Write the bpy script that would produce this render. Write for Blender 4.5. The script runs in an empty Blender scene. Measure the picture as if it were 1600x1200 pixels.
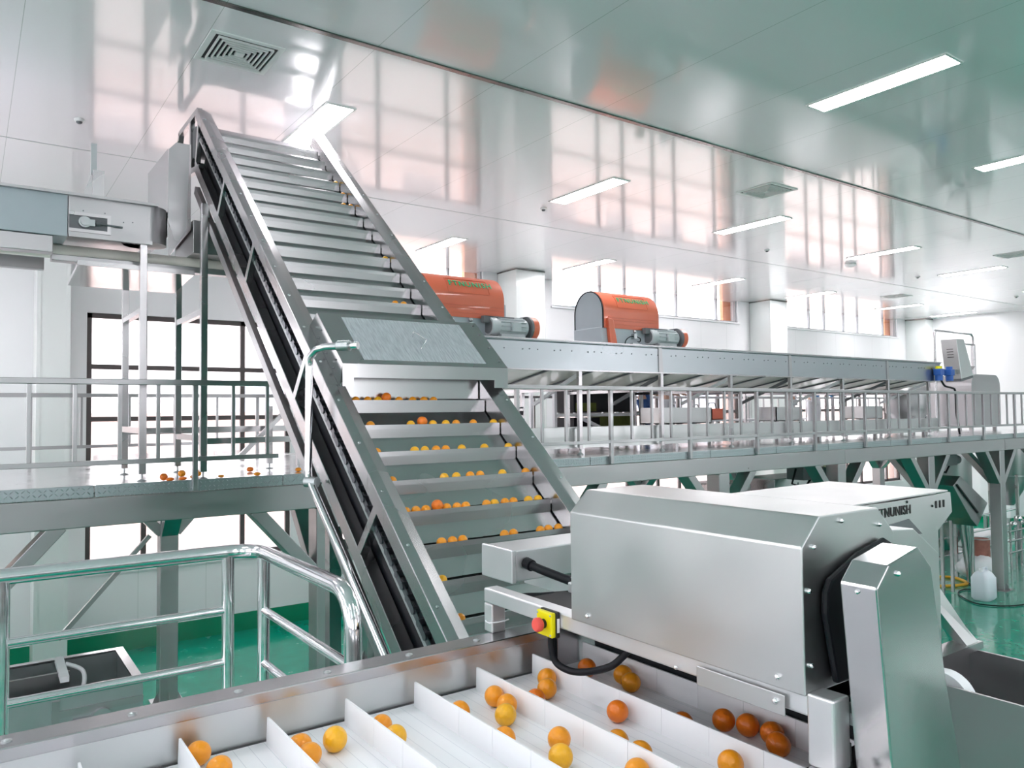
import bpy, bmesh, math, random
from mathutils import Vector, Matrix, Euler
R = math.radians
random.seed(7)
H = 4.2                      # eye height above the hall floor; coordinates below are written relative to the eye
scene = bpy.context.scene
COL = scene.collection

# ------------------------------------------------------------------ camera, world, exposure
cam_d = bpy.data.cameras.new('camera')
cam_d.sensor_width = 36.0
cam_d.lens = 1198.08 / 1600 * 36.0
cam_d.clip_start = 0.05
cam_d.clip_end = 300
cam = bpy.data.objects.new('camera', cam_d)
COL.objects.link(cam)
yaw, pit, rol = R(35.38), R(2.095), R(-0.6055)
fwd = Vector((math.sin(yaw)*math.cos(pit), math.cos(yaw)*math.cos(pit), math.sin(pit)))
rgt = Vector((math.cos(yaw), -math.sin(yaw), 0))
upv = rgt.cross(fwd)
r2 = rgt*math.cos(rol) + upv*math.sin(rol)
u2 = -rgt*math.sin(rol) + upv*math.cos(rol)
M = Matrix((r2, u2, -fwd)).transposed().to_4x4()
M.translation = Vector((0, 0, H))
cam.matrix_world = M
scene.camera = cam

world = bpy.data.worlds.new('overcast_sky')
scene.world = world
world.use_nodes = True
wn = world.node_tree.nodes
wn['Background'].inputs[0].default_value = (0.985, 0.965, 1.0, 1)
wn['Background'].inputs[1].default_value = 2.1

scene.view_settings.view_transform = 'Standard'
scene.view_settings.look = 'None'
scene.view_settings.exposure = 1.2
scene.view_settings.gamma = 1.0
scene.view_settings.use_curve_mapping = False
LAMP = 19.5                  # strength of the ceiling light panels
try:
    scene.cycles.use_denoising = True
    scene.cycles.max_bounces = 8
    scene.cycles.glossy_bounces = 5
    scene.cycles.diffuse_bounces = 4
    scene.cycles.transparent_max_bounces = 16
    scene.cycles.sample_clamp_indirect = 6
    scene.cycles.use_light_tree = True
    scene.cycles.caustics_reflective = True
    scene.cycles.blur_glossy = 1.0
    scene.cycles.caustics_refractive = False
except Exception:
    pass

# ------------------------------------------------------------------ materials
MATS = {}
def lk(nt, a, b): nt.links.new(a, b)
def mat(name, col, rough=0.5, metal=0.0, coat=0.0, coat_rough=0.05, noise=None, bump=0.0, bscale=20.0, rvar=0.0, cvar=0.0, stretch=(1, 1, 1), emis=None, ior=1.45, spec=0.5, bdist=0.02):
    m = bpy.data.materials.new(name)
    m.use_nodes = True
    nt = m.node_tree
    b = nt.nodes['Principled BSDF']
    b.inputs['Base Color'].default_value = (*col, 1)
    b.inputs['Roughness'].default_value = rough
    b.inputs['Metallic'].default_value = metal
    b.inputs['IOR'].default_value = ior
    b.inputs['Specular IOR Level'].default_value = spec
    b.inputs['Coat Weight'].default_value = coat
    b.inputs['Coat Roughness'].default_value = coat_rough
    if emis:
        b.inputs['Emission Color'].default_value = (*emis[0], 1)
        b.inputs['Emission Strength'].default_value = emis[1]
    if bump or rvar or cvar:
        tc = nt.nodes.new('ShaderNodeTexCoord')
        mp = nt.nodes.new('ShaderNodeMapping')
        mp.inputs['Scale'].default_value = stretch
        lk(nt, tc.outputs['Object'], mp.inputs[0])
        nz = nt.nodes.new('ShaderNodeTexNoise')
        nz.inputs['Scale'].default_value = bscale
        nz.inputs['Detail'].default_value = 4 if bump else 1.0
        lk(nt, mp.outputs[0], nz.inputs['Vector'])
        if bump:
            bp = nt.nodes.new('ShaderNodeBump')
            bp.inputs['Strength'].default_value = bump
            bp.inputs['Distance'].default_value = bdist
            lk(nt, nz.outputs[0], bp.inputs['Height'])
            lk(nt, bp.outputs[0], b.inputs['Normal'])
        if rvar:
            mr = nt.nodes.new('ShaderNodeMapRange')
            mr.inputs[1].default_value = 0.3; mr.inputs[2].default_value = 0.7
            mr.inputs[3].default_value = max(0.02, rough - rvar); mr.inputs[4].default_value = rough + rvar
            lk(nt, nz.outputs[0], mr.inputs[0]); lk(nt, mr.outputs[0], b.inputs['Roughness'])
        if cvar:
            mx = nt.nodes.new('ShaderNodeMix'); mx.data_type = 'RGBA'
            mx.inputs[6].default_value = (*[c*(1-cvar) for c in col], 1)
            mx.inputs[7].default_value = (*[min(1, c*(1+cvar)) for c in col], 1)
            lk(nt, nz.outputs[0], mx.inputs[0]); lk(nt, mx.outputs[2], b.inputs['Base Color'])
    MATS[name] = m
    return m

steel = mat('stainless_steel', (0.50, 0.49, 0.50), 0.26, 1.0, bscale=0.9, rvar=0.03, cvar=0.03, stretch=(1, 2, 2))
steel_x = mat('stainless_sheet', (0.62, 0.61, 0.62), 0.20, 1.0, bscale=1.5, rvar=0.04, cvar=0.02)
steel_dull = mat('brushed_stainless_dull', (0.44, 0.435, 0.445), 0.36, 1.0, bscale=1.5, rvar=0.06, cvar=0.04, stretch=(1, 1, 5))
dark_steel = mat('tarnished_steel_strip', (0.22, 0.21, 0.20), 0.22, 1.0, rvar=0.1, cvar=0.5, bscale=2)
steel_pol = mat('polished_stainless_tube', (0.88, 0.87, 0.89), 0.12, 1.0, bscale=14, rvar=0.05)
steel_mir = mat('mirror_stainless', (0.74, 0.74, 0.74), 0.12, 1.0, bump=0.06, bscale=1.5)
galv = mat('galvanised_steel', (0.45, 0.48, 0.49), 0.42, 0.9, bscale=12, rvar=0.04, cvar=0.05)
scuffed = mat('scuffed_pale_steel', (0.74, 0.745, 0.76), 0.34, 0.75, bscale=8, rvar=0.05, cvar=0.05)
side_steel = mat('bluish_side_sheet', (0.42, 0.45, 0.475), 0.30, 1.0, bscale=0.8, rvar=0.03, cvar=0.04, stretch=(1, 1, 3))
lacq = mat('satin_steel_panel', (0.63, 0.64, 0.64), 0.33, 1.0, bscale=4, rvar=0.05, cvar=0.02)
black = mat('black_rubber', (0.008, 0.009, 0.012), 0.5, spec=0.25)
chain_m = mat('oiled_chain', (0.13, 0.14, 0.16), 0.28, 0.9)
grey_paint = mat('grey_machine_paint', (0.42, 0.48, 0.52), 0.35, 0.0, coat=0.2, cvar=0.05, bscale=4)
grey_dark = mat('dark_grey_paint', (0.14, 0.15, 0.16), 0.5)
motor_m = mat('light_grey_motor_paint', (0.50, 0.54, 0.56), 0.4, cvar=0.05)
orange_paint = mat('orange_machine_paint', (0.68, 0.15, 0.075), 0.36, 0.0, coat=0.3, cvar=0.06, bscale=3)
red_paint = mat('red_paint', (0.62, 0.04, 0.03), 0.35)
green_ink = mat('green_lettering', (0.0, 0.42, 0.17), 0.5)
ink = mat('black_lettering', (0.02, 0.02, 0.02), 0.5)
yellow = mat('yellow_plastic', (0.80, 0.72, 0.0), 0.35)
redp = mat('red_button_plastic', (0.80, 0.10, 0.08), 0.4)
white_pl = mat('white_plastic', (0.86, 0.87, 0.90), 0.38, cvar=0.02, bscale=3)
white_label = mat('white_label', (0.8, 0.8, 0.82), 0.6)
cream = mat('cream_glossy_panel', (0.88, 0.88, 0.80), 0.25, coat=0.3)
wall_m = mat('white_wall_panel', (0.86, 0.86, 0.875), 0.30, coat=0.25, coat_rough=0.12, cvar=0.015, bscale=0.6)
col_m = mat('white_column_cladding', (0.84, 0.87, 0.86), 0.28, coat=0.3, coat_rough=0.1, cvar=0.02, bscale=0.5)
band_m = mat('green_wall_base_paint', (0.0, 0.25, 0.12), 0.25, coat=0.4, cvar=0.1, bscale=2)
frame_m = mat('dark_window_frame', (0.09, 0.075, 0.075), 0.5)
light_frame = mat('light_window_frame', (0.45, 0.46, 0.48), 0.5)
lamp_m = mat('ceiling_light_diffuser', (0.9, 0.9, 0.9), 0.5, emis=((1.0, 0.965, 0.995), LAMP))
vent_m = mat('vent_enamel', (0.80, 0.82, 0.81), 0.4)
build_m = mat('salmon_render', (0.66, 0.48, 0.42), 0.9, cvar=0.05, bscale=0.4)
orange_ext = mat('orange_outside_cladding', (0.90, 0.36, 0.20), 0.8)
ext_ground = mat('pale_concrete_outside', (0.60, 0.50, 0.47), 0.9)
blue_tarp = mat('blue_plastic_hood', (0.03, 0.12, 0.45), 0.4)
denim = mat('blue_denim', (0.05, 0.12, 0.32), 0.9)
cloth_w = mat('white_work_coat', (0.80, 0.82, 0.85), 0.9, bump=0.2, bscale=6)
skin_m = mat('skin', (0.62, 0.38, 0.28), 0.55)
hair_m = mat('dark_hair', (0.02, 0.015, 0.012), 0.6)
glove_b = mat('blue_rubber_glove', (0.05, 0.32, 0.70), 0.5)
sack_m = mat('clear_white_plastic_sack', (0.82, 0.84, 0.88), 0.35, bump=0.5, bscale=9)
rust = mat('rusty_red_drum', (0.34, 0.14, 0.11), 0.7, cvar=0.4, bscale=8)
yel_hose = mat('yellow_hose', (0.80, 0.42, 0.03), 0.5)
jerry_m = mat('white_translucent_can', (0.80, 0.84, 0.92), 0.35)
stem_m = mat('dark_stem_scar', (0.05, 0.07, 0.01), 0.8)
led_green = mat('moss_green_load', (0.10, 0.12, 0.02), 0.9, bump=0.5, bscale=12, cvar=0.4)
citrus = [mat('orange_peel_%s' % n, c, 0.36, bump=0.22, bscale=55, cvar=0.10, coat=0.25, coat_rough=0.2)
          for n, c in (('amber', (0.90, 0.33, 0.012)), ('deep', (0.86, 0.20, 0.012)), ('yellow', (0.92, 0.46, 0.015)))]
for c in citrus:
    c.node_tree.nodes['Principled BSDF'].inputs['Subsurface Weight'].default_value = 0.0

def panel_lines(m, axes, pitch, width, dark, off=(0, 0)):
    """joint lines of a panelled surface: dark at every pitch[i] along object axis axes[i]"""
    nt = m.node_tree; b = nt.nodes['Principled BSDF']
    tc = nt.nodes.new('ShaderNodeTexCoord'); sp = nt.nodes.new('ShaderNodeSeparateXYZ')
    lk(nt, tc.outputs['Object'], sp.inputs[0])
    acc = None
    for a, p, w, o in zip(axes, pitch, width, off):
        def mth(op, x, y=None):
            n = nt.nodes.new('ShaderNodeMath'); n.operation = op
            if hasattr(x, 'links'): lk(nt, x, n.inputs[0])
            else: n.inputs[0].default_value = x
            if y is not None:
                if hasattr(y, 'links'): lk(nt, y, n.inputs[1])
                else: n.inputs[1].default_value = y
            return n.outputs[0]
        s = mth('SUBTRACT', sp.outputs[a], o)
        s = mth('DIVIDE', s, p)
        s = mth('FRACT', mth('ADD', s, 1000.0))
        s = mth('LESS_THAN', s, w/p)
        acc = s if acc is None else mth('MAXIMUM', acc, s)
    old = b.inputs['Base Color'].links[0].from_socket if b.inputs['Base Color'].links else None
    mx = nt.nodes.new('ShaderNodeMix'); mx.data_type = 'RGBA'
    if old: lk(nt, old, mx.inputs[6])
    else: mx.inputs[6].default_value = b.inputs['Base Color'].default_value
    mx.inputs[7].default_value = (*dark, 1)
    lk(nt, acc, mx.inputs[0]); lk(nt, mx.outputs[2], b.inputs['Base Color'])
    return m

ceil_m = mat('glossy_ceiling_panel', (0.90, 0.88, 0.91), 0.16, coat=0.8, coat_rough=0.07, bump=0.04, bscale=0.5, cvar=0.02)
ceil_m.node_tree.nodes['Principled BSDF'].inputs['Coat IOR'].default_value = 1.75
panel_lines(ceil_m, (0,), (1.36,), (0.006,), (0.50, 0.53, 0.52), (0.34,))
panel_lines(wall_m, (0,), (1.18,), (0.008,), (0.62, 0.65, 0.64), (0.2,))
floor_m = mat('green_epoxy_floor', (0.0, 0.26, 0.17), 0.2, spec=0.3, coat=0.42, coat_rough=0.05, bump=0.05, bscale=3.0, rvar=0.09, cvar=0.25)
belt_m = mat('white_modular_belt', (0.84, 0.85, 0.88), 0.42, cvar=0.02, bscale=3)
panel_lines(belt_m, (0,), (0.0495,), (0.0016,), (0.60, 0.62, 0.68), (0.0,))
deck_m = mat('wet_deck_plate', (0.82, 0.82, 0.83), 0.2, 1.0, bump=0.04, bscale=2.2, rvar=0.08)

floor_m.node_tree.nodes['Principled BSDF'].inputs['Coat IOR'].default_value = 1.42
def checker_plate():
    m = mat('diamond_checker_plate', (0.50, 0.56, 0.57), 0.38, 0.85)
    nt = m.node_tree; b = nt.nodes['Principled BSDF']
    tc = nt.nodes.new('ShaderNodeTexCoord'); sp = nt.nodes.new('ShaderNodeSeparateXYZ'); lk(nt, tc.outputs['Object'], sp.inputs[0])
    def mth(op, x, y=None, z=None):
        n = nt.nodes.new('ShaderNodeMath'); n.operation = op
        for i, v in enumerate((x, y, z)):
            if v is None: continue
            if hasattr(v, 'links'): lk(nt, v, n.inputs[i])
            else: n.inputs[i].default_value = v
        return n.outputs[0]
    k = 1/0.042
    u = mth('ADD', mth('MULTIPLY', sp.outputs[0], k), 500.0)
    w = mth('ADD', mth('MULTIPLY', sp.outputs[2], k), 500.0)
    fu, fw = mth('SUBTRACT', mth('FRACT', u), 0.5), mth('SUBTRACT', mth('FRACT', w), 0.5)
    par = mth('SUBTRACT', mth('MULTIPLY', mth('MODULO', mth('ADD', mth('FLOOR', u), mth('FLOOR', w)), 2.0), 2.0), 1.0)
    a = mth('ADD', fu, mth('MULTIPLY', fw, par))        # along
    c = mth('SUBTRACT', fu, mth('MULTIPLY', fw, par))   # across
    d = mth('ADD', mth('POWER', mth('MULTIPLY', a, 1.8), 2.0), mth('POWER', mth('MULTIPLY', c, 7.0), 2.0))
    hgt = mth('SUBTRACT', 1.0, mth('MINIMUM', d, 1.0))
    bp = nt.nodes.new('ShaderNodeBump'); bp.inputs['Strength'].default_value = 1.0; bp.inputs['Distance'].default_value = 0.012
    mx = nt.nodes.new('ShaderNodeMix'); mx.data_type = 'RGBA'; mx.inputs[6].default_value = (0.40, 0.45, 0.47, 1); mx.inputs[7].default_value = (0.74, 0.78, 0.80, 1); lk(nt, hgt, mx.inputs[0]); lk(nt, mx.outputs[2], b.inputs['Base Color'])
    lk(nt, hgt, bp.inputs['Height']); lk(nt, bp.outputs[0], b.inputs['Normal'])
    return m
checker = checker_plate()

def glass_mat(name, clear, tint=(1, 1, 1), trans=0.0, gloss_rough=0.02):
    m = bpy.data.materials.new(name); m.use_nodes = True
    nt = m.node_tree; nt.nodes.clear()
    out = nt.nodes.new('ShaderNodeOutputMaterial')
    tr = nt.nodes.new('ShaderNodeBsdfTransparent'); tr.inputs[0].default_value = (*tint, 1)
    gl = nt.nodes.new('ShaderNodeBsdfGlossy'); gl.inputs['Roughness'].default_value = gloss_rough
    mx = nt.nodes.new('ShaderNodeMixShader'); mx.inputs[0].default_value = 1-clear
    lk(nt, tr.outputs[0], mx.inputs[1]); lk(nt, gl.outputs[0], mx.inputs[2])
    res = mx.outputs[0]
    if trans:
        tl = nt.nodes.new('ShaderNodeBsdfTranslucent'); tl.inputs[0].default_value = (0.95, 0.95, 0.97, 1)
        m2 = nt.nodes.new('ShaderNodeMixShader')
        tc = nt.nodes.new('ShaderNodeTexCoord'); mp = nt.nodes.new('ShaderNodeMapping'); mp.inputs['Scale'].default_value = (7, 7, 1.2)
        nz = nt.nodes.new('ShaderNodeTexNoise'); nz.inputs['Scale'].default_value = 2.5
        lk(nt, tc.outputs['Object'], mp.inputs[0]); lk(nt, mp.outputs[0], nz.inputs['Vector'])
        mr = nt.nodes.new('ShaderNodeMapRange'); mr.inputs[3].default_value = trans-0.15; mr.inputs[4].default_value = trans+0.15
        lk(nt, nz.outputs[0], mr.inputs[0]); lk(nt, mr.outputs[0], m2.inputs[0])
        lk(nt, res, m2.inputs[1]); lk(nt, tl.outputs[0], m2.inputs[2]); res = m2.outputs[0]
    lk(nt, res, out.inputs[0])
    return m
glass_clear = glass_mat('clear_window_glass', 0.92, (0.97, 0.99, 1.0))
glass_wet = glass_mat('misted_window_glass', 0.94, (1, 1, 1), trans=0.17)
perspex = glass_mat('streaked_clear_lid', 0.80, (0.95, 0.97, 0.97), trans=0.75, gloss_rough=0.08)

def cloudy_lid():
    m = mat('cloudy_clear_plastic', (0.52, 0.57, 0.60), 0.16, coat=.4, bscale=11, cvar=0.35, stretch=(8, 1, 1))
    nt = m.node_tree; b = nt.nodes['Principled BSDF']; out = nt.nodes['Material Output']
    tr = nt.nodes.new('ShaderNodeBsdfTransparent'); mx = nt.nodes.new('ShaderNodeMixShader'); mx.inputs[0].default_value = .80
    lk(nt, tr.outputs[0], mx.inputs[1]); lk(nt, b.outputs[0], mx.inputs[2]); lk(nt, mx.outputs[0], out.inputs[0])
    return m
perspex = cloudy_lid()

# ------------------------------------------------------------------ mesh builder
class MB:
    def __init__(s, local=False):
        s.v = []; s.f = []; s.sm = []; s.local = local
    def add(s, vs, fs, smooth=False):
        n = len(s.v); s.v += [Vector(p) for p in vs]
        s.f += [[i+n for i in f] for f in fs]; s.sm += [smooth]*len(fs)
        return s
    def box(s, x0, x1, y0, y1, z0, z1):
        vs = [(x, y, z) for z in (z0, z1) for y in (y0, y1) for x in (x0, x1)]
        return s.add(vs, [(0, 2, 3, 1), (4, 5, 7, 6), (0, 1, 5, 4), (2, 6, 7, 3), (0, 4, 6, 2), (1, 3, 7, 5)])
    def bar(s, p0, p1, w, h, up=(0, 0, 1)):
        p0, p1 = Vector(p0), Vector(p1); d = (p1-p0).normalized(); up = Vector(up)
        sd = d.cross(up)
        if sd.length < 1e-4: sd = d.cross(Vector((0, 1, 0)))
        sd.normalize(); u = sd.cross(d)
        vs = [p + sd*(a*w/2) + u*(b*h/2) for p in (p0, p1) for a, b in ((-1, -1), (1, -1), (1, 1), (-1, 1))]
        return s.add(vs, [(0, 1, 2, 3), (7, 6, 5, 4), (0, 4, 5, 1), (1, 5, 6, 2), (2, 6, 7, 3), (3, 7, 4, 0)])
    def prism(s, poly, vec):
        """closed polygon (list of 3D points) extruded by vec"""
        vec = Vector(vec); n = len(poly)
        vs = [Vector(p) for p in poly] + [Vector(p)+vec for p in poly]
        fs = [tuple(range(n))[::-1], tuple(range(n, 2*n))] + [(i, (i+1) % n, (i+1) % n+n, i+n) for i in range(n)]
        return s.add(vs, fs)
    def sheet(s, line, vec, t):
        """open polyline of 3D points extruded by vec, thickness t (offset in the plane of the profile)"""
        vec = Vector(vec); L = [Vector(p) for p in line]; n = len(L); off = []
        for i in range(n):
            d = (L[min(i+1, n-1)]-L[max(i-1, 0)]).normalized()
            off.append(L[i] + d.cross(vec).normalized()*t)
        return s.prism(L + off[::-1], vec)
    def tube(s, path, r, seg=12, caps=True):
        P = [Vector(p) for p in path]; rings = []
        d0 = (P[1]-P[0]).normalized(); a = d0.orthogonal().normalized()
        for i, p in enumerate(P):
            if i == 0: d = d0
            elif i == len(P)-1: d = (P[-1]-P[-2]).normalized()
            else: d = ((P[i]-P[i-1]).normalized()+(P[i+1]-P[i]).normalized()).normalized()
            a = (a - d*a.dot(d)).normalized(); b = d.cross(a)
            k = 1.0
            if 0 < i < len(P)-1:
                c = (P[i]-P[i-1]).normalized().dot(d); k = 1/max(c, 0.5)
            rr = r[i] if isinstance(r, (list, tuple)) else r
            rings.append([p + (a*math.cos(2*math.pi*j/seg)+b*math.sin(2*math.pi*j/seg))*rr for j in range(seg)])
        vs = [q for g in rings for q in g]
        fs = [(i*seg+j, i*seg+(j+1) % seg, (i+1)*seg+(j+1) % seg, (i+1)*seg+j) for i in range(len(P)-1) for j in range(seg)]
        s.add(vs, fs, True)
        if caps:
            s.add(rings[0], [tuple(range(seg))[::-1]]); s.add(rings[-1], [tuple(range(seg))])
        return s
    def cyl(s, p0, p1, r, seg=20): return s.tube([p0, p1], r, seg)
    def ball(s, c, r, seg=16, ring=10, sc=(1, 1, 1)):
        c = Vector(c); vs = []; fs = []
        for i in range(1, ring):
            t = math.pi*i/ring
            for j in range(seg):
                p = 2*math.pi*j/seg
                vs.append(c+Vector((math.sin(t)*math.cos(p)*r*sc[0], math.sin(t)*math.sin(p)*r*sc[1], math.cos(t)*r*sc[2])))
        n = len(vs); vs += [c+Vector((0, 0, r*sc[2])), c-Vector((0, 0, r*sc[2]))]
        for i in range(ring-2):
            for j in range(seg): fs.append((i*seg+j, (i+1)*seg+j, (i+1)*seg+(j+1) % seg, i*seg+(j+1) % seg))
        for j in range(seg):
            fs.append((n, j, (j+1) % seg)); fs.append((n+1, (ring-2)*seg+(j+1) % seg, (ring-2)*seg+j))
        return s.add(vs, fs, True)
    def build(s, name, m, parent=None, label=None, bevel=0.0, org=None):
        o0 = Vector(org) if org is not None else (Vector(parent['_o']) if parent is not None else Vector((0, 0, 0)))
        me = bpy.data.meshes.new(name)
        if s.local: vs = s.v
        else: vs = [p-o0 for p in s.v]
        me.from_pydata([tuple(p) for p in vs], [], s.f); me.update()
        bm = bmesh.new(); bm.from_mesh(me); bmesh.ops.recalc_face_normals(bm, faces=bm.faces); bm.to_mesh(me); bm.free()
        me.polygons.foreach_set('use_smooth', s.sm)
        me.materials.append(m)
        o = bpy.data.objects.new(name, me); COL.objects.link(o)
        o['_o'] = tuple(o0)
        if parent is not None: o.parent = parent
        else: o.location = o0 + Vector((0, 0, H))
        if label: o['label'] = label
        if bevel:
            md = o.modifiers.new('edge', 'BEVEL'); md.width = bevel; md.segments = 2; md.limit_method = 'ANGLE'; md.angle_limit = R(40)
        return o

def letters(body, size, m, parent, mat4, space=1.2, ext=.002):
    cu = bpy.data.curves.new('lettering', 'FONT'); cu.body = body; cu.size = size; cu.extrude = ext; cu.space_character = space; cu.offset = size*.012
    tmp = bpy.data.objects.new('lettering', cu); COL.objects.link(tmp)
    bpy.context.view_layer.update()
    me = bpy.data.meshes.new_from_object(tmp.evaluated_get(bpy.context.evaluated_depsgraph_get()))
    bpy.data.objects.remove(tmp)
    me.materials.clear(); me.materials.append(m)
    o = bpy.data.objects.new('lettering', me); COL.objects.link(o); o.parent = parent; o.matrix_local = mat4; o['_o'] = parent['_o']
    return o

def each(name, m, parent, boxes, bevel=0.0, label=None):
    return [MB().box(*b_).build(name, m, parent, label, bevel) for b_ in boxes]
def smooth(P, n=6):
    P = [Vector(p) for p in P]; out = []
    for i in range(len(P)-1):
        a, b_, c, d = P[max(i-1, 0)], P[i], P[i+1], P[min(i+2, len(P)-1)]
        for k in range(n):
            t = k/n; out.append(.5*((2*b_)+(c-a)*t+(2*a-5*b_+4*c-d)*t*t+(3*b_-a-3*c+d)*t**3))
    return out+[P[-1]]
def thing(name, label, cat, loc, group=None):
    o = bpy.data.objects.new(name, None); COL.objects.link(o)
    o.empty_display_size = 0.1
    o.location = Vector(loc) + Vector((0, 0, H)); o['_o'] = tuple(loc)
    o['label'] = label; o['category'] = cat
    if group: o['group'] = group
    return o
def tag(o, label, cat, group=None, kind=None):
    if label: o['label'] = label
    if cat: o['category'] = cat
    if group: o['group'] = group
    if kind: o['kind'] = kind
    return o
def struct(o): o['kind'] = 'structure'; return o
def kids(o): return [c for c in bpy.data.objects if c.parent == o]
def dup(root, delta, label, group=None, kmap=None):
    r = root.copy(); COL.objects.link(r); r.location = root.location + Vector(delta); r['label'] = label
    if group: r['group'] = group
    for ch in (kmap or kids(root)):
        c = ch.copy(); COL.objects.link(c); c.parent = r
        for g in kids(ch):
            d = g.copy(); COL.objects.link(d); d.parent = c
    return r
ORD = ['first', 'second', 'third', 'fourth', 'fifth', 'sixth', 'seventh', 'eighth', 'ninth', 'tenth', 'eleventh', 'twelfth', 'thirteenth', 'fourteenth', 'fifteenth', 'sixteenth']

# ------------------------------------------------------------------ room shell
FZ, CZ, WY = -4.2, 3.40, 15.40
XL, XR, YR = -9.0, 30.3, -9.0
struct(MB().box(XL-.3, XR+.3, YR-.3, WY+.3, FZ-.2, FZ).build('floor', floor_m))
struct(MB().box(XL-.3, XR+.3, YR-.3, WY+.3, CZ, CZ+.2).build('ceiling', ceil_m))

WIN = []   # (x0, x1, z0, z1)
low = [(-3.6, 0.15), (1.71, 5.38), (6.44, 10.11), (12.24, 19.64), (21.95, 29.15)]
WZ0, WZ1 = -2.75, 1.85
up = [(6.44, 10.11), (12.24, 19.64), (21.95, 29.15)]
UZ = 2.72
w = MB()
T = 0.28
w.box(XL, XR, WY, WY+T, FZ, WZ0)
w.box(XL, XR, WY, WY+T, WZ1, UZ)
xs = [XL] + [v for a in low for v in a] + [XR]
for i in range(0, len(xs), 2): w.box(xs[i], xs[i+1], WY, WY+T, WZ0, WZ1)
xs = [XL] + [v for a in up for v in a] + [XR]
for i in range(0, len(xs), 2): w.box(xs[i], xs[i+1], WY, WY+T, UZ, CZ)
struct(w.build('wall_back', wall_m))
struct(MB().box(XR, XR+.28, YR, WY, FZ, CZ).build('wall_right', wall_m))
# left and rear walls, out of view; window openings added in both for fill light
w = MB()
w.box(XL-.28, XL, YR, WY, FZ, -1.2); w.box(XL-.28, XL, YR, WY, 2.6, CZ)
for a, b in ((YR, -6), (-1.5, 0.5), (5, 7), (11.5, WY)): w.box(XL-.28, XL, a, b, -1.2, 2.6)
struct(w.build('wall_left', wall_m))
w = MB()
w.box(XL, XR, YR-.28, YR, FZ, -1.6); w.box(XL, XR, YR-.28, YR, 2.5, CZ)
rx = [(-7, -2), (3, 8), (20, 27)]
xs = [XL] + [v for a in rx for v in a] + [XR]
for i in range(0, len(xs), 2): w.box(xs[i], xs[i+1], YR-.28, YR, -1.6, 2.5)
struct(w.build('wall_front', wall_m))
w = MB()
for a, b in rx: w.box(a, b, YR-.15, YR-.144, -1.6, 2.5)
struct(w.build('window_20', glass_wet))  # panes of the added rear openings, unseen, there to brighten the ceiling
w = MB()
for a, b in ((-6, -1.5), (.5, 5), (7, 11.5)): w.box(XL-.15, XL-.144, a, b, -1.2, 2.6)
struct(w.build('window_21', glass_wet))  # panes of the added left openings, unseen, for fill light
# green painted wall base
struct(MB().box(XL, XR, WY-.012, WY, FZ, FZ+.345).build('baseboard_back', band_m))
struct(MB().box(XR-.012, XR, YR, WY, FZ, FZ+.345).build('baseboard_right', band_m))

def window(n, x0, x1, z0, z1, muls, trans, fm, gm, fw, sill=True):
    root = struct(MB().box(x0, x1, WY+.10, WY+.106, z0, z1).build('window_%d' % n, gm))
    f = MB(); ya, yb = WY+.06, WY+.14
    f.box(x0, x0+fw, ya, yb, z0, z1); f.box(x1-fw, x1, ya, yb, z0, z1)
    f.box(x0, x1, ya, yb, z0, z0+fw)
    if z1 < CZ-.1: f.box(x0, x1, ya, yb, z1-fw, z1)
    for m_ in muls: f.box(m_-fw/2, m_+fw/2, ya, yb, z0, z1)
    for t_ in trans: f.box(x0, x1, ya-.002, yb+.002, t_-fw/2, t_+fw/2)
    f.build('window_frame', fm, root)
    if sill: MB().box(x0-.06, x1+.06, WY-.05, WY+.05, z0-.05, z0).build('window_sill', wall_m, root)
    return root
TR = [0.89, -0.05]
n = 1
for (x0, x1), ml in zip(low, ([-2.4, -1.2], [2.66, 4.44], [7.4, 9.18], [13.95, 14.87, 16.06, 16.95, 18.72], [23.53, 24.44, 25.64, 26.55, 28.27])):
    window(n, x0, x1, WZ0, WZ1, ml, TR, frame_m, glass_wet, .085); n += 1
for (x0, x1), ml in zip(up, ([7.4, 9.18], [13.95, 14.87, 16.06, 16.95, 18.72], [23.53, 24.44, 25.64, 26.55, 28.27])):
    window(n, x0, x1, UZ, CZ-.001, ml, [], light_frame, glass_clear, .045); n += 1
# wall columns
k = 1
for x0, x1 in ((.90, 1.38), (10.53, 11.38), (20.2, 21.05), (29.75, XR)):
    c = struct(MB().box(x0, x1, 14.62, WY, FZ, CZ-.002).build('column', col_m, bevel=.03))
    g = MB(); g.box(x0-.012, x1+.012, 14.60, WY, CZ-.03, CZ-.004)
    g.build('top_trim', dark_steel, c)
    g = MB()
    for xx in (x0+.03, x1-.03): g.box(xx-.03, xx+.03, 14.612, 14.62, FZ, CZ-.03)
    g.build('corner_trim', col_m, c)
    k += 1
struct(MB().box(XL, XR, 6.39, 6.45, CZ-.014, CZ).build('trim_1', dark_steel))
struct(MB().box(XL, XR, 11.02, 11.035, CZ-.004, CZ).build('trim_2', galv))
# outside
struct(MB().box(-60, 120, WY+.5, 90, FZ-.4, FZ-.1).build('exterior_ground', ext_ground))
b = struct(MB().box(-25, 80, 27, 33, FZ-.1, 0.1).build('exterior_building', build_m))
f = MB()
for i in range(28): f.box(-22+i*3.6, -20.3+i*3.6, 26.95, 27.02, -2.7, -1.2)
f.build('window', frame_m, b)
f = MB()
for x1 in (10.11, 19.64, 29.15): f.box(x1-.34, x1+.10, WY+.30, WY+.42, FZ, CZ+.5)
struct(f.build('exterior_cladding', orange_ext))
struct(MB().prism([(18, 60, -1), (26, 60, 9), (34, 60, 12.5), (42, 60, 9.5), (58, 60, 12), (75, 60, 7), (90, 60, -1)], (0, 12, 0)).build('exterior_hills', mat('blue_haze_hill', (0.34, 0.42, 0.50), 1)))

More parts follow.
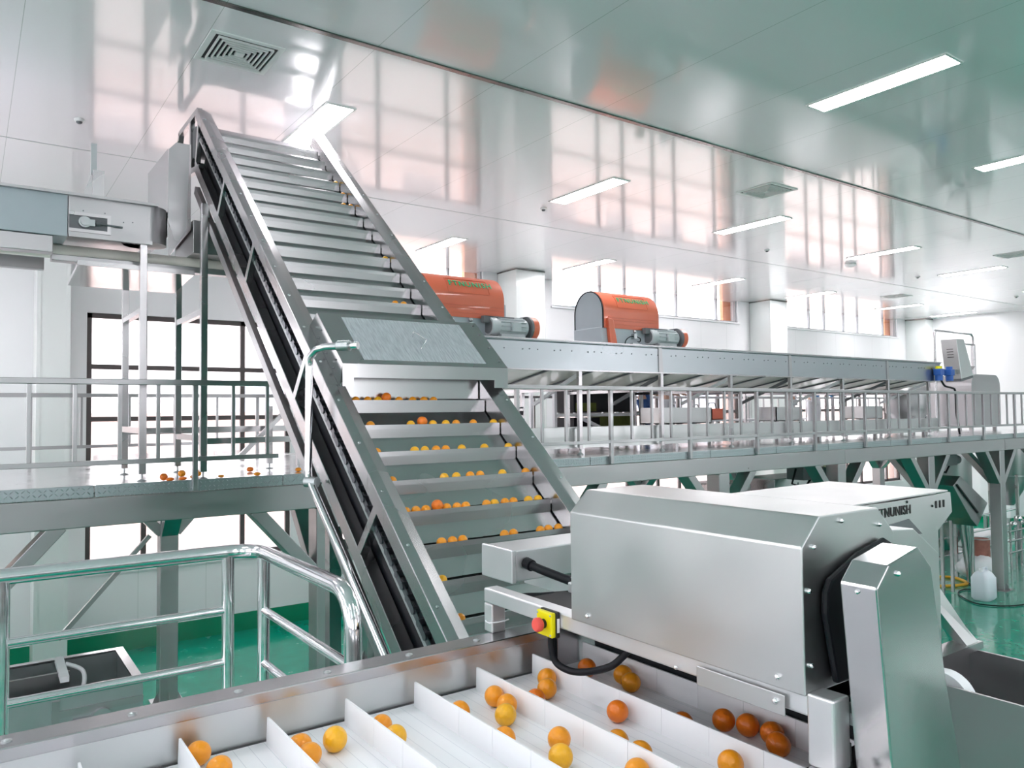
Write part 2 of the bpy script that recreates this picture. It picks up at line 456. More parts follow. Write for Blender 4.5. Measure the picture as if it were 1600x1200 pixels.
# ------------------------------------------------------------------ ceiling fittings
def ceiling_light(x, y, label, group='recessed ceiling light panels'):
    t = thing('ceiling_light', label, 'ceiling light', (x, y, CZ), group)
    f = MB(local=True)
    f.box(-.175, .175, -.76, -.735, -.014, -.001); f.box(-.175, .175, .735, .76, -.014, -.001)
    f.box(-.175, -.15, -.735, .735, -.014, -.001); f.box(.15, .175, -.735, .735, -.014, -.001)
    f.build('frame', vent_m, t)
    MB(local=True).box(-.15, .15, -.735, .735, -.010, -.002).build('diffuser', lamp_m, t)
    return t
lxs = [7.78, 11.75, 16.3, 20.45, 25.5, 29.3]
first = None
rows = ((13.4, 'row nearest the window wall'), (8.88, 'middle row'), (4.22, 'row nearest the camera'))
for ry, rn in rows:
    for i, lx in enumerate(lxs):
        if rn.startswith('row nearest the camera') and i > 2: continue
        if ry == 8.88 and i > 4: continue
        lab = 'white recessed ceiling light strip, %s, %s from the inclined conveyor' % (rn, ORD[i])
        if first is None: first = ceiling_light(lx, ry, lab); fk = kids(first); f0 = Vector(first.location)
        else: dup(first, Vector((lx, ry, CZ+H))-f0, lab, kmap=fk)
dup(first, Vector((3.32, 8.62, CZ+H))-f0, 'glowing ceiling light strip just above the head of the inclined conveyor', kmap=fk)
for lx in (-5, -1, 3.3, 7.78, 11.75, 16.3, 20.45, 25.5):
    for ly in (-1,):
        dup(first, Vector((lx, ly, CZ+H))-f0, 'ceiling light strip behind the camera, outside the picture', 'ceiling lights behind the camera', fk)
for lx, ly in ((-5, 4.2), (-1, 4.2), (-5, 8.9), (-1.6, 8.9), (-5, 13.4), (-1.6, 13.4), (20.45, 4.2), (25.5, 4.2)):
    dup(first, Vector((lx, ly, CZ+H))-f0, 'ceiling light strip beyond the edge of the picture', 'ceiling lights outside the picture', fk)

def vent(x, y, label):
    t = thing('ceiling_vent', label, 'air vent', (x, y, CZ), 'square ceiling air vents')
    f = MB(local=True)
    for i, (r, w_) in enumerate(((.33, .05), (.250, .013), (.208, .013), (.166, .013), (.124, .013), (.082, .013), (.04, .04))):
        z = -.012 - (0 if i == 0 else .012); t0 = r-w_
        f.box(-r, r, -r, -t0, z, -.001); f.box(-r, r, t0, r, z, -.001); f.box(-r, -t0, -t0, t0, z, -.001); f.box(t0, r, -t0, t0, z, -.001)
    f.build('frame', vent_m, t)
    MB(local=True).box(-.28, .28, -.28, .28, -.004, -.001).build('opening', black, t)
    return t
v0 = vent(2.04, 7.24, 'square louvred ceiling vent above the head of the inclined conveyor'); vk = kids(v0)
dup(v0, (8.05, .08, 0), 'square ceiling vent beyond the long metal ceiling joint, above the second orange drum', kmap=vk)
dup(v0, (20.95, 4.9, 0), 'small far ceiling vent close to the window wall', kmap=vk)
dup(v0, (17.0, .1, 0), 'ceiling vent at the right side near the end wall', kmap=vk)
def detector(x, y, label, r=.055):
    t = thing('smoke_detector', label, 'smoke detector', (x, y, CZ), 'ceiling smoke detectors')
    MB(local=True).tube([(0, 0, -.001), (0, 0, -.02), (0, 0, -.03)], [r, r, r*.8], 20).build('base', vent_m, t)
    MB(local=True).tube([(0, 0, -.03), (0, 0, -.045), (0, 0, -.055)], [r*.6, r*.55, r*.3], 16).build('sensor', grey_dark, t)
    return t
for x, y, lb in ((1.0, 9.9, 'round smoke detector above the horizontal conveyor by the far left'), (7.8, 10.02, 'round smoke detector on the ceiling above the first orange drum'),
                 (13.84, 10.06, 'round smoke detector between two light strips past the square vent'), (20.04, 10.01, 'smoke detector near the far ceiling light strips'),
                 (26.3, 10.16, 'farthest smoke detector near the end wall')):
    detector(x, y, lb)
tt = tag(MB().ball((16.88, 9.98, CZ-.02), .13, 20, 10, (1, 1, .55)).build('dome_lamp', vent_m), 'white round dome on the ceiling below a light strip', 'ceiling dome')

# ------------------------------------------------------------------ mezzanine platform
DZ = -.63; BZ0, BZ1 = -1.0, -.735
PX0, PX1, PY0, PY1 = -6.0, 24.0, 7.9, 12.5
pl = thing('mezzanine_platform', 'long raised steel platform carrying the hopper, with braced box columns below', 'platform', (0, 8, FZ))
MB().box(PX0, PX1, PY0+.02, PY1, DZ-.06, DZ).build('deck', deck_m, pl)
f = MB(); xs = [PX0, -3.1, -1.05, .95, 2.68, 5.42, 6.9, 7.32, 9.35, 11.0, 12.5, 14.6, 16.6, 19.2, 21.4, PX1]
for a, b_ in zip(xs, xs[1:]): f.box(a+.006, b_-.006, PY0, PY0+.012, BZ1, DZ+.006)
f.build('checker_kick_plate', checker, pl, bevel=.004)
f = MB()
for a, b_ in zip((PX0, 5.9, 13.02, 19.5), (5.9, 13.02, 19.5, PX1)): f.box(a+.002, b_-.002, PY0, PY0+.22, BZ0, BZ1-.005)
f.build('edge_beam', steel_dull, pl, bevel=.008)
f = MB(); f.box(PX0, PX1, PY1-.22, PY1, BZ0, BZ1)
for x in [2.44+3.25*i for i in range(-2, 7)]: f.box(x-.1, x+.1, PY0+.22, PY1-.22, BZ0, BZ1)
f.box(PX0, PX1, 10.1, 10.25, BZ0+.05, BZ1)
f.build('cross_beams', steel_dull, pl)
MB().box(19.55, 19.75, PY0-.012, PY0, BZ0+.02, BZ1-.02).build('bolted_splice_plate', steel_dull, pl)
def pcol(x, y, w_=.25, dirs=((1, 0), (-1, 0), (0, 1)), L=.78):
    f = MB(); f.box(x-w_/2, x+w_/2, y-w_/2, y+w_/2, FZ+.02, BZ0)
    f.build('column', steel_dull, pl, bevel=.012)
    g = MB(); g.box(x-w_*.85, x+w_*.85, y-w_*.85, y+w_*.85, FZ, FZ+.02)
    for sx in (-1, 1):
        g.prism([(x+sx*w_/2, y-.006, FZ+.02), (x+sx*w_*.8, y-.006, FZ+.02), (x+sx*w_/2, y-.006, FZ+.18)], (0, .012, 0))
        g.prism([(x-.006, y+sx*w_/2, FZ+.02), (x-.006, y+sx*w_*.8, FZ+.02), (x-.006, y+sx*w_/2, FZ+.18)], (.012, 0, 0))
    g.build('base_plate', steel_dull, pl)
    for dx, dy in dirs:
        p0 = Vector((x+dx*w_*.4, y+dy*w_*.4, BZ0-L*.92)); p1 = Vector((x+dx*(L*.82+w_/2), y+dy*(L*.82+w_/2), BZ0+.03))
        q = MB(); wy = w_*.92
        dd = (p1-p0).normalized()
        h_ = .13
        q.bar(p0, p1, wy, h_, (0, 0, 1)); q.build('brace', steel_dull, pl, bevel=.006)
for i in range(-2, 7): pcol(3.17+3.25*i, PY0+.127)
for i in range(-2, 7): pcol(2.44+3.25*i, 12.27, dirs=((1, 0), (-1, 0), (0, -1)))
# loose diagonal at the left, from column foot of wall up to deck
tag(MB().bar((1.05, 12.3, -3.05), (2.2, 12.3, -1.75), .06, .06).build('diagonal_strut', steel_dull), 'weathered diagonal flat bar below the deck beside the left column', 'strut')

def railing(name, label, x0, x1, y, posts, bal, top=.345, bot=-.445, pdown=BZ0+.27, hr=.055):
    t = thing(name, label, 'railing', ((x0+x1)/2, y, DZ))
    MB().box(x0, x1, y-.03, y+.03, top-hr, top).build('top_rail', steel_dull, t, bevel=.006)
    MB().box(x0, x1, y-.02, y+.02, bot, bot+.045).build('bottom_rail', steel_dull, t, bevel=.004)
    for p in posts: MB().box(p-.025, p+.025, y-.026, y+.026, pdown, top-hr).build('post', steel_dull, t, bevel=.005)
    for q in bal: MB().box(q-.017, q+.017, y-.017, y+.017, bot+.045, top-hr).build('baluster', steel_dull, t, bevel=.003)
    return t
# left bay in front of the big window
railing('guard_railing', 'square tube guard railing on the deck edge left of the inclined conveyor', -5.9, 2.62, PY0-.03,
        [-4.6, -3.0, -1.4, 1.806], [-4.2, -3.8, -3.4, -2.65, -2.25, -1.8, -1.05, -.65, -.25, .08, .4345, .785, 1.1465, 1.474, 2.167, 2.506])
# right side, posts every 1.6 m
posts = [7.26+1.6*i-.04*0 for i in range(0, 11)]
bal = []
for i in range(-1, 11):
    p = 7.26+1.6*i
    for k in (1, 2, 3): bal.append(p+.4*k)
bal = [x for x in bal if 4.6 < x < 23.3]
railing('guard_railing', 'long square tube guard railing on the deck edge right of the inclined conveyor', 4.75, 23.6, PY0-.03, [5.66]+posts, bal)
bal = []; ps = []
x = -5.5; i = 0
while x < 23:
    (ps if i % 5 == 0 else bal).append(x); x += .62; i += 1
railing('guard_railing', 'far guard railing along the window side of the deck', -5.9, 23.6, PY1-.06, ps, bal, top=.33, bot=-.45, pdown=DZ)

# ------------------------------------------------------------------ inclined flight conveyor
TH = math.atan(.851); CS, SN = math.cos(TH), math.sin(TH)
def C(x, u, v): return Vector((x, 4.6515+u*CS-v*SN, u*SN+v*CS))
def cbox(f, x0, x1, u0, u1, v0, v1):
    vs = [C(x, u, v) for v in (v0, v1) for u in (u0, u1) for x in (x0, x1)]
    f.add(vs, [(0, 2, 3, 1), (4, 5, 7, 6), (0, 1, 5, 4), (2, 6, 7, 3), (0, 4, 6, 2), (1, 3, 7, 5)]); return f
inc = thing('inclined_conveyor', 'steep stainless steel flight conveyor lifting oranges up to the ceiling', 'conveyor', (2.66, 2.3, FZ))
U0, U1 = -3.0, 5.05
for sd, (xo, xi, lb) in enumerate(((1.95, 2.10, 'left'), (3.366, 3.235, 'right'))):
    s = 1 if sd == 0 else -1
    # hood rail: outer side, flat top with screws, inward sloping flange, inner wall
    prof = [(xo, -.105), (xo, 0), (xo+s*.068, 0), (xi, -.03), (xi+s*.0, -.15), (xi+s*.004, -.15), (xi+s*.004, -.026), (xo+s*.07, .004)]
    f = MB()
    pts = [(xo, -.006), (xo, 0.0), (xo+s*.068, 0.0), (xi, -.03), (xi, -.155), (xi-s*.005, -.155), (xi-s*.005, -.036), (xo+s*.066, -.006)]
    f.prism([C(a, U0, b_) for a, b_ in pts], C(0, U1-.01, 0)-C(0, U0, 0))
    cbox(f, min(xo+s*.0005, xo+s*.06), max(xo+s*.0005, xo+s*.06), U0+.001, U1-.012, -.106, -.0065)
    f.build('side_rail', steel, inc, bevel=.003)
    for uu in [(-2.8+.42*i) for i in range(19)]:
        c = C(xo+s*.035, uu, .001); MB().tube([c, c+(C(0, 0, .005)-C(0, 0, 0))], [.011, .008], 8).build('rail_screw', galv, inc)
    f = MB(); cbox(f, min(xo, xo+s*.085), max(xo, xo+s*.085), U0, 4.70, -.56, -.455)
    f.build('lower_chord', steel, inc, bevel=.004)
    f = MB(); cbox(f, min(xo+s*.0, xo+s*.05), max(xo+s*.0, xo+s*.05), U0, 4.55, -.75, -.665)
    f.build('return_guard', steel_dull, inc, bevel=.003)
    f = MB(); cbox(f, min(xo+s*.03, xo+s*.05), max(xo+s*.03, xo+s*.05), U0, 4.9, -.268, -.238)
    f.build('chain_guide', galv, inc)
    for uu in (3.54, 2.34, .74, -.75, -2.2):
        f = MB(); cbox(f, min(xo, xo+s*.055), max(xo, xo+s*.055), uu-.03, uu+.03, -.46, -.10)
        f.build('strut', steel, inc, bevel=.003)
    # roller chain
    f = MB(); uu = U0; i = 0
    xc = xo+s*.042
    while uu < 4.95:
        o = .006 if i % 2 else 0
        for dx in (-.016-o, .012+o): cbox(f, xc+dx, xc+dx+.004, uu+.006, uu+.088, -.232, -.190)
        f.tube([C(xc-.024, uu+.008, -.211), C(xc+.024, uu+.008, -.211)], .022, 10)
        uu += .084; i += 1
    f.build('roller_chain', chain_m, inc)
    # black carrier blocks between chain and flights
    f = MB(); uu = U0+.02
    while uu < 4.9:
        cbox(f, min(xo+s*.072, xi-s*.012), max(xo+s*.072, xi-s*.012), uu, uu+.092, -.20, -.112)
        uu += .1315
    f.build('carrier_blocks', black, inc)
    # black sheet added in place of the shade behind the return run
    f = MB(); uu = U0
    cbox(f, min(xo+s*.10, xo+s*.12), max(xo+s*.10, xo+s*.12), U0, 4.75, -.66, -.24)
    f.build('return_shade_sheet', black, inc)
    # head frame
    f = MB()
    hw = .055
    y1, zt = 9.42, 3.285
    tip = C(xo, 5.05, -.02)
    x_ = xo+s*.03
    f.bar((x_, tip.y-.02, zt-.035), (x_, y1-.06, zt-.03), hw, .06)
    f.bar((x_, y1-.07, zt-.02), (x_, y1, zt-.16), hw, .06)
    f.bar((x_, y1-.02, zt-.1), (x_, y1-.02, 2.72), hw, .06)
    f.bar((x_, 8.82, zt-.04), (x_, 8.82, 2.72), hw*.9, .05)
    f.bar((x_, 8.42, 2.62), (x_, y1, 2.74), hw, .06)
    f.bar(C(x_, 4.95, -.05), C(x_, 4.72, -.50), hw*.9, .05)
    f.build('head_frame', steel, inc, bevel=.003)
# cross members, tail and return run
f = MB()
for uu in (3.54, 2.34, .74, -.75, -2.2): cbox(f, 1.96, 3.36, uu-.025, uu+.025, -.54, -.49)
f.build('cross_members', steel, inc)
f = MB(); cbox(f, 2.10, 3.24, U0, 4.8, -.60, -.585)
f.build('return_belt', steel_dull, inc)
f = MB(); f.cyl(C(1.98, 5.0, -.36), C(3.34, 5.0, -.36), .17, 24); f.cyl(C(1.98, -2.9, -.36), C(3.34, -2.9, -.36), .17, 24)
f.build('end_drum', grey_dark, inc)
for x in (2.0, 3.31):
    MB().bar((x, 2.95, FZ), (x, 2.95, -2.0), .08, .08).build('support_leg', steel, inc)
    MB().bar((x, 4.9, FZ), (x, 4.9, -.75), .08, .08).build('support_leg', steel, inc)
for y, z in ((2.95, -3.4), (4.9, -3.0)): MB().bar((2.0, y, z), (3.31, y, z), .06, .06).build('leg_brace', steel, inc)
# flights
PIT = .263
def flight(u0, nm='flight'):
    T_ = C(0, u0, -.10); P = []
    def at(dy, dz): return Vector((2.108, T_.y+dy, T_.z+dz))
    def pl_(u, v): q = C(2.108, u, v); return q
    back = pl_(u0+.052, -.172); corner = pl_(u0+.0276, -.172); front = at(0.0, -.036)
    B = pl_(u0-.058, -.168); low_ = pl_(u0-.196, -.170)
    f = MB(); X = Vector((3.228-2.108, 0, 0))
    f.sheet([back, corner, front + Vector((0, .002, 0))], X, .0025)
    f.sheet([at(.006, -.004), at(0, 0), at(-.001, -.03), B, low_], X, .003)
    return f
fl_objs = {}
for k in range(-11, 18):
    u0 = .26+PIT*k
    fl_objs[k] = flight(u0).build('flight', steel, inc)
f = MB(); cbox(f, 2.0, 3.34, U0, 4.9, -.235, -.225)
f.build('slide_bed', grey_dark, inc)
f = MB()
f.sheet([C(2.108, 4.78, -.172), C(2.108, 4.95, -.165), C(2.108, 5.05, -.18), C(2.108, 5.14, -.25), C(2.108, 5.17, -.36)], (1.12, 0, 0), .004)
f.build('head_cover_sheet', steel, inc)

# inspection hood on the conveyor
hd = thing('spray_hood', 'boxed stainless hood with streaked clear lid across the inclined conveyor', 'machine hood', tuple(C(2.7, .6, .02)))
f = MB()
def q_(x, u, v): return C(x, u, v)
for x in (2.035, 3.372): f.prism([q_(x, .277, .003), q_(x, .344, .15), q_(x, .944, .15), q_(x, 1.0, .003)], (.006, 0, 0))
f.box(2.035, 3.378, 4.812, 4.817, .243, .337); f.box(2.035, 2.115, 4.812, 4.817, .185, .243); f.box(3.255, 3.378, 4.812, 4.817, .185, .243)
f.build('side_panels', steel_x, hd)
f = MB(); fr = [(2.035, 2.20, .344, .944), (3.21, 3.378, .344, .944), (2.2, 3.21, .344, .385), (2.2, 3.21, .905, .944)]
for a, b_, c, d in fr: cbox(f, a, b_, c, d, .148, .154)
f.build('top_frame', steel, hd)
f = MB(); cbox(f, 2.205, 3.205, .387, .903, .150, .155); f.build('clear_lid', perspex, hd, 'streaked clear plastic lid')
f = MB(); f.tube([q_(2.70, .694, .155), q_(2.70, .70, .20), q_(2.765, .60, .20), q_(2.705, .54, .155)], .005, 8)
f.build('handle', steel_pol, hd)
f = MB(); f.box(2.125, 3.225, 5.0, 5.004, .105, .29)
f.build('hanging_flap', steel_x, hd, 'pale hanging flap under the hood')
f = MB()
for x in (2.055, 2.10):
    for uu in (.45, .62, .80): f.ball(q_(2.033, uu, .03+.07*(x > 2.08)), .008, 8, 6)
for uu in (.42, .60, .78, .90): f.ball(q_(3.34, uu, .155), .009, 8, 6)
f.build('bolts', grey_dark, hd)
f = MB(); f.sheet([q_(1.952, .30, .001), q_(1.952, 1.02, .001)], (.085, 0, 0), .004); f.build('mounting_flange', steel, hd)
# water pipe feeding the hood
wp = thing('water_pipe', 'thin steel water pipe running up beside the inclined conveyor to the hood', 'pipe', (1.84, 4.8, -1.1))
xp = 1.86
f = MB(); f.tube([(xp+.19, 4.60, .44), (xp+.05, 4.78, .44), (xp+.02, 4.88, .43), (xp, 4.95, .38), (xp, 4.96, .32), (xp, 4.98, -.37), (xp, 4.97, -.42), (xp, 4.90, -.48), (xp, 4.05, -1.14), (xp, 2.9, -2.05)], .025, 14)
f.build('tube', steel_pol, wp)
for c0 in ((xp+.12, 4.68, .44), (xp, 4.94, -.45)):
    f = MB(); c0 = Vector(c0); f.cyl(c0+Vector((-.02, .03, -.0)), c0+Vector((.03, -.04, 0)), .036, 12)
    f.cyl(c0+Vector((.02, 0, 0)), c0+Vector((.07, 0, .0)), .012, 8); f.build('union_clamp', galv, wp)

# ------------------------------------------------------------------ cross conveyor at the top left
cc = thing('cross_conveyor', 'grey enclosed horizontal conveyor high on the left with bearing slot', 'conveyor', (0, 8.6, 1.5))
f = MB(); f.box(-6, .733, 8.11, 9.2, 1.668, 2.06); f.build('side_panel', grey_paint, cc, bevel=.004)
f = MB(); f.box(.739, 1.42, 8.11, 9.2, 1.70, 2.06)
f.tube([(1.42, 8.31, 1.70), (1.42, 8.31, 2.06)], .2, 24); f.box(1.86, 3.5, 8.22, 9.05, 1.66, 2.0); f.build('end_housing', steel_dull, cc, bevel=.004)
f = MB(); f.box(-6, 1.5, 8.06, 8.12, 2.05, 2.075); f.build('top_flange', steel_dull, cc)
f = MB(); f.box(.739, 1.45, 8.07, 8.13, 1.665, 1.70); f.build('bottom_flange', steel_dull, cc)
f = MB(); f.box(-6, .62, 8.11, 8.25, 1.505, 1.66); f.box(.62, 3.4, 8.3, 8.42, 1.47, 1.53); f.box(-6, .62, 9.1, 9.2, 1.505, 1.66); f.build('lower_beam', steel_dull, cc, bevel=.006)
f = MB(); f.cyl((-.1, 8.55, 1.60), (3.3, 8.55, 1.60), .07, 20); f.build('return_roller_tube', cream, cc)
f = MB(); f.box(.745, 1.09, 8.095, 8.112, 1.875, 1.905); f.box(.745, 1.09, 8.095, 8.112, 1.72, 1.75); f.box(1.06, 1.09, 8.095, 8.112, 1.75, 1.875); f.build('slot_frame', steel, cc)
f = MB(); f.box(.745, 1.06, 8.108, 8.114, 1.75, 1.875); f.build('bearing_slot', grey_dark, cc)
f = MB(); f.cyl((.87, 8.11, 1.815), (.87, 8.07, 1.815), .052, 24); f.cyl((.87, 8.07, 1.815), (.87, 8.055, 1.815), .036, 20); f.box(.90, .955, 8.08, 8.108, 1.785, 1.845)
f.build('bearing', galv, cc)
f = MB(); f.cyl((.94, 8.09, 1.815), (1.19, 8.09, 1.805), .009, 10); f.cyl((.965, 8.09, 1.815), (1.0, 8.09, 1.812), .022, 10); f.build('tension_screw', grey_dark, cc)
f = MB()
for p in ((.86, 1.925), (1.04, 1.925), (1.2, 1.86), (1.28, 1.87)): f.cyl((p[0], 8.112, p[1]), (p[0], 8.105, p[1]), .006, 8)
f.build('bolts', grey_dark, cc)
br = thing('bracket', 'small upright bracket standing on the grey horizontal conveyor', 'bracket', (.95, 8.5, 2.07))
f = MB(); f.prism([(.86, 8.2, 2.07), (.93, 8.2, 2.30), (1.0, 8.2, 2.34), (1.0, 8.2, 2.07)], (0, .02, 0)); f.box(.945, 1.04, 8.16, 8.2, 2.07, 2.345); f.box(.86, 1.04, 8.16, 8.4, 2.07, 2.08)
f.build('plate', steel, br)
f = MB(); f.box(.935, .985, 8.24, 8.28, 2.07, 2.62); f.build('upright', galv, br)
# drip pan below
dp = tag(MB().prism([(.83, 8.17, 1.46), (.83, 8.17, 1.425), (.83, 9.1, 1.36), (.83, 9.1, 1.40)], (1.03, 0, 0)).build('drip_pan', steel_mir, org=(1.4, 8.4, 1.4)), 'mirror bright drip pan hanging below the grey horizontal conveyor', 'drip pan')
MB().box(.82, 1.86, 8.15, 8.17, 1.42, 1.465).build('rim', steel, dp)
# chute guard
ch = thing('chute_guard', 'curved sheet metal guard between the cross conveyor and the conveyor head', 'chute', (1.7, 8.6, 1.75))
f = MB(); f.prism([(1.70, 8.25, 2.78), (1.63, 8.25, 2.70), (1.62, 8.25, 2.0), (1.68, 8.25, 1.78), (1.72, 8.25, 1.76), (1.80, 8.25, 1.9), (1.83, 8.25, 2.78)], (0, .005, 0))
f.build('side_plate', steel_dull, ch)
f = MB(); f.prism([(1.835, 8.24, 2.78), (1.835, 8.24, 1.9), (1.835, 9.3, 1.8), (1.835, 9.3, 2.80)], (.005, 0, 0)); f.prism([(1.62, 8.25, 2.70), (1.62, 8.25, 1.8), (1.62, 9.3, 1.8), (1.62, 9.3, 2.72)], (.004, 0, 0))
f.build('back_plate', steel, ch)
# support posts
ps_ = [((1.38, 9.15), 1.50, 'slim steel post at the rear left under the cross conveyor'), ((1.38, 8.13), 1.67, 'slim steel post at the front left under the cross conveyor'),
       ((1.905, 9.1), 2.70, 'tall steel post rising to the rear of the conveyor head'), ((1.91, 7.99), 2.12, 'steel post bolted to the truss side of the conveyor head')]
sp = thing('conveyor_stand', 'welded stand of four square posts carrying the top of the conveyors', 'stand', (1.7, 8.6, DZ))
for (x, y), zt, lb in ps_:
    w_ = .032
    p = MB().box(x-w_, x+w_, y-w_, y+w_, DZ+.07, zt).build('post', steel, sp, lb, bevel=.004)
    f = MB(); f.cyl((x, y, DZ+.012), (x, y, DZ+.08), .010, 8); f.tube([(x, y, DZ), (x, y, DZ+.012), (x, y, DZ+.02)], [.045, .04, .014], 16)
    f.build('levelling_foot', galv, p)
each('tie_bar', steel, sp, [(1.35, 1.41, 8.16, 9.12, -.17, -.11), (1.88, 1.935, 8.02, 9.07, -.26, -.20), (1.88, 1.935, 8.02, 9.07, 1.0, 1.06), (1.35, 1.41, 8.16, 9.12, 1.0, 1.05), (1.35, 3.2, 9.12, 9.18, -.20, -.13), (1.9, 3.2, 8.02, 8.07, -.29, -.23)])
each('mounting_lug', steel, sp, [(1.94, 1.955, 7.95, 8.03, 1.98, 2.10), (1.94, 1.955, 9.05, 9.16, 2.6, 2.74)])
for (x, y) in ((2.89, 8.99), (3.045, 8.44)):
    p = MB().box(x-.03, x+.03, y-.03, y+.03, DZ+.06, .1).build('post', steel, sp, bevel=.004)
    f = MB(); f.cyl((x, y, DZ+.01), (x, y, DZ+.07), .010, 8); f.tube([(x, y, DZ), (x, y, DZ+.012)], [.045, .04], 16); f.build('levelling_foot', galv, p)
f = MB(); f.bar((2.45, 8.72, DZ+.15), (3.0, 8.72, .05), .05, .05); f.build('diagonal_brace', steel, sp)

# ------------------------------------------------------------------ hopper conveyor over the deck
hp = thing('hopper_conveyor', 'long stainless trough conveyor on legs above the deck with perforated side', 'conveyor', (11.8, 9.3, DZ))
HY = 8.5; HX0, HX1 = 4.2, 17.9
secs = [4.2, 8.92, 12.30, 15.66, HX1]
for a, b_ in zip(secs, secs[1:]):
    f = MB()
    f.prism([(a, HY-.02, 1.0), (a, HY+.012, .985), (a, HY+.012, .60), (a, HY-.0, .60), (a, HY-.0, .975), (a, HY-.02, .99)], (b_-a-.01, 0, 0))
    f.build('side_panel', side_steel, hp)
f = MB(); f.box(HX0, HX1, HY-.05, HY+.06, 1.0, 1.018); f.box(HX0, HX1, HY-.03, HY+.04, .582, .60); f.build('flange', steel, hp)
for x in secs[1:-1]: MB().prism([(x-.05, HY-.015, .60), (x+.045, HY-.015, .60), (x+.02, HY-.015, 1.0), (x-.055, HY-.015, 1.0)], (0, .012, 0)).build('joint_plate', steel_dull, hp)
x = 5.7; i = 0
while x < HX1-.1:
    MB().cyl((x, HY+.0, .875-.004*(i % 3)), (x, HY-.008, .875-.004*(i % 3)), .009, 8).build('bolt', grey_dark, hp); i += 1; x += (.11, .21, .31, .12, .14, .3)[i % 6]
f = MB(); f.box(HX0, HX1, 10.9, 10.93, .60, 1.0); f.box(HX0, HX1, 10.87, 10.97, 1.0, 1.018); f.build('far_side_panel', side_steel, hp)
# cream underside, in trays with dark joints
x = HX0
while x < HX1-.1:
    x2 = min(x+.82, HX1)
    MB().prism([(x+.035, HY+.03, .60), (x2, HY+.03, .60), (x2, 9.9, .355), (x+.035, 9.9, .355)], (0, 0, .012)).build('drip_tray', cream, hp); x = x2
x = HX0
while x < HX1-.1:
    MB().prism([(x, HY+.03, .598), (x+.05, HY+.03, .598), (x+.05, 9.9, .353), (x, 9.9, .353)], (0, 0, -.02)).build('tray_rib', grey_dark, hp); x += .82
f = MB(); f.box(HX0, HX1, HY+.05, 10.85, .90, .93); f.build('trough_bed', steel, hp)
for i in range(-1, 7):
    x = 7.26+1.69*i
    for y in (HY+.03, 10.85):
        f = MB(); f.box(x-.03, x+.03, y-.03, y+.03, DZ+.08, .60)
        l = f.build('leg', steel, hp, bevel=.004)
        g = MB(); g.cyl((x, y, DZ+.01), (x, y, DZ+.09), .010, 8); g.tube([(x, y, DZ), (x, y, DZ+.012), (x, y, DZ+.03)], [.05, .045, .014], 14); g.build('levelling_foot', galv, l)
    MB().bar((x+.02, HY+.05, .55), (x+.02, 9.65, .12), .045, .05).build('diagonal_brace', grey_dark if i % 2 else white_pl, hp)
    MB().bar((x, HY+.05, .33), (x, 10.85, .33), .04, .05).build('cross_bar', steel, hp)

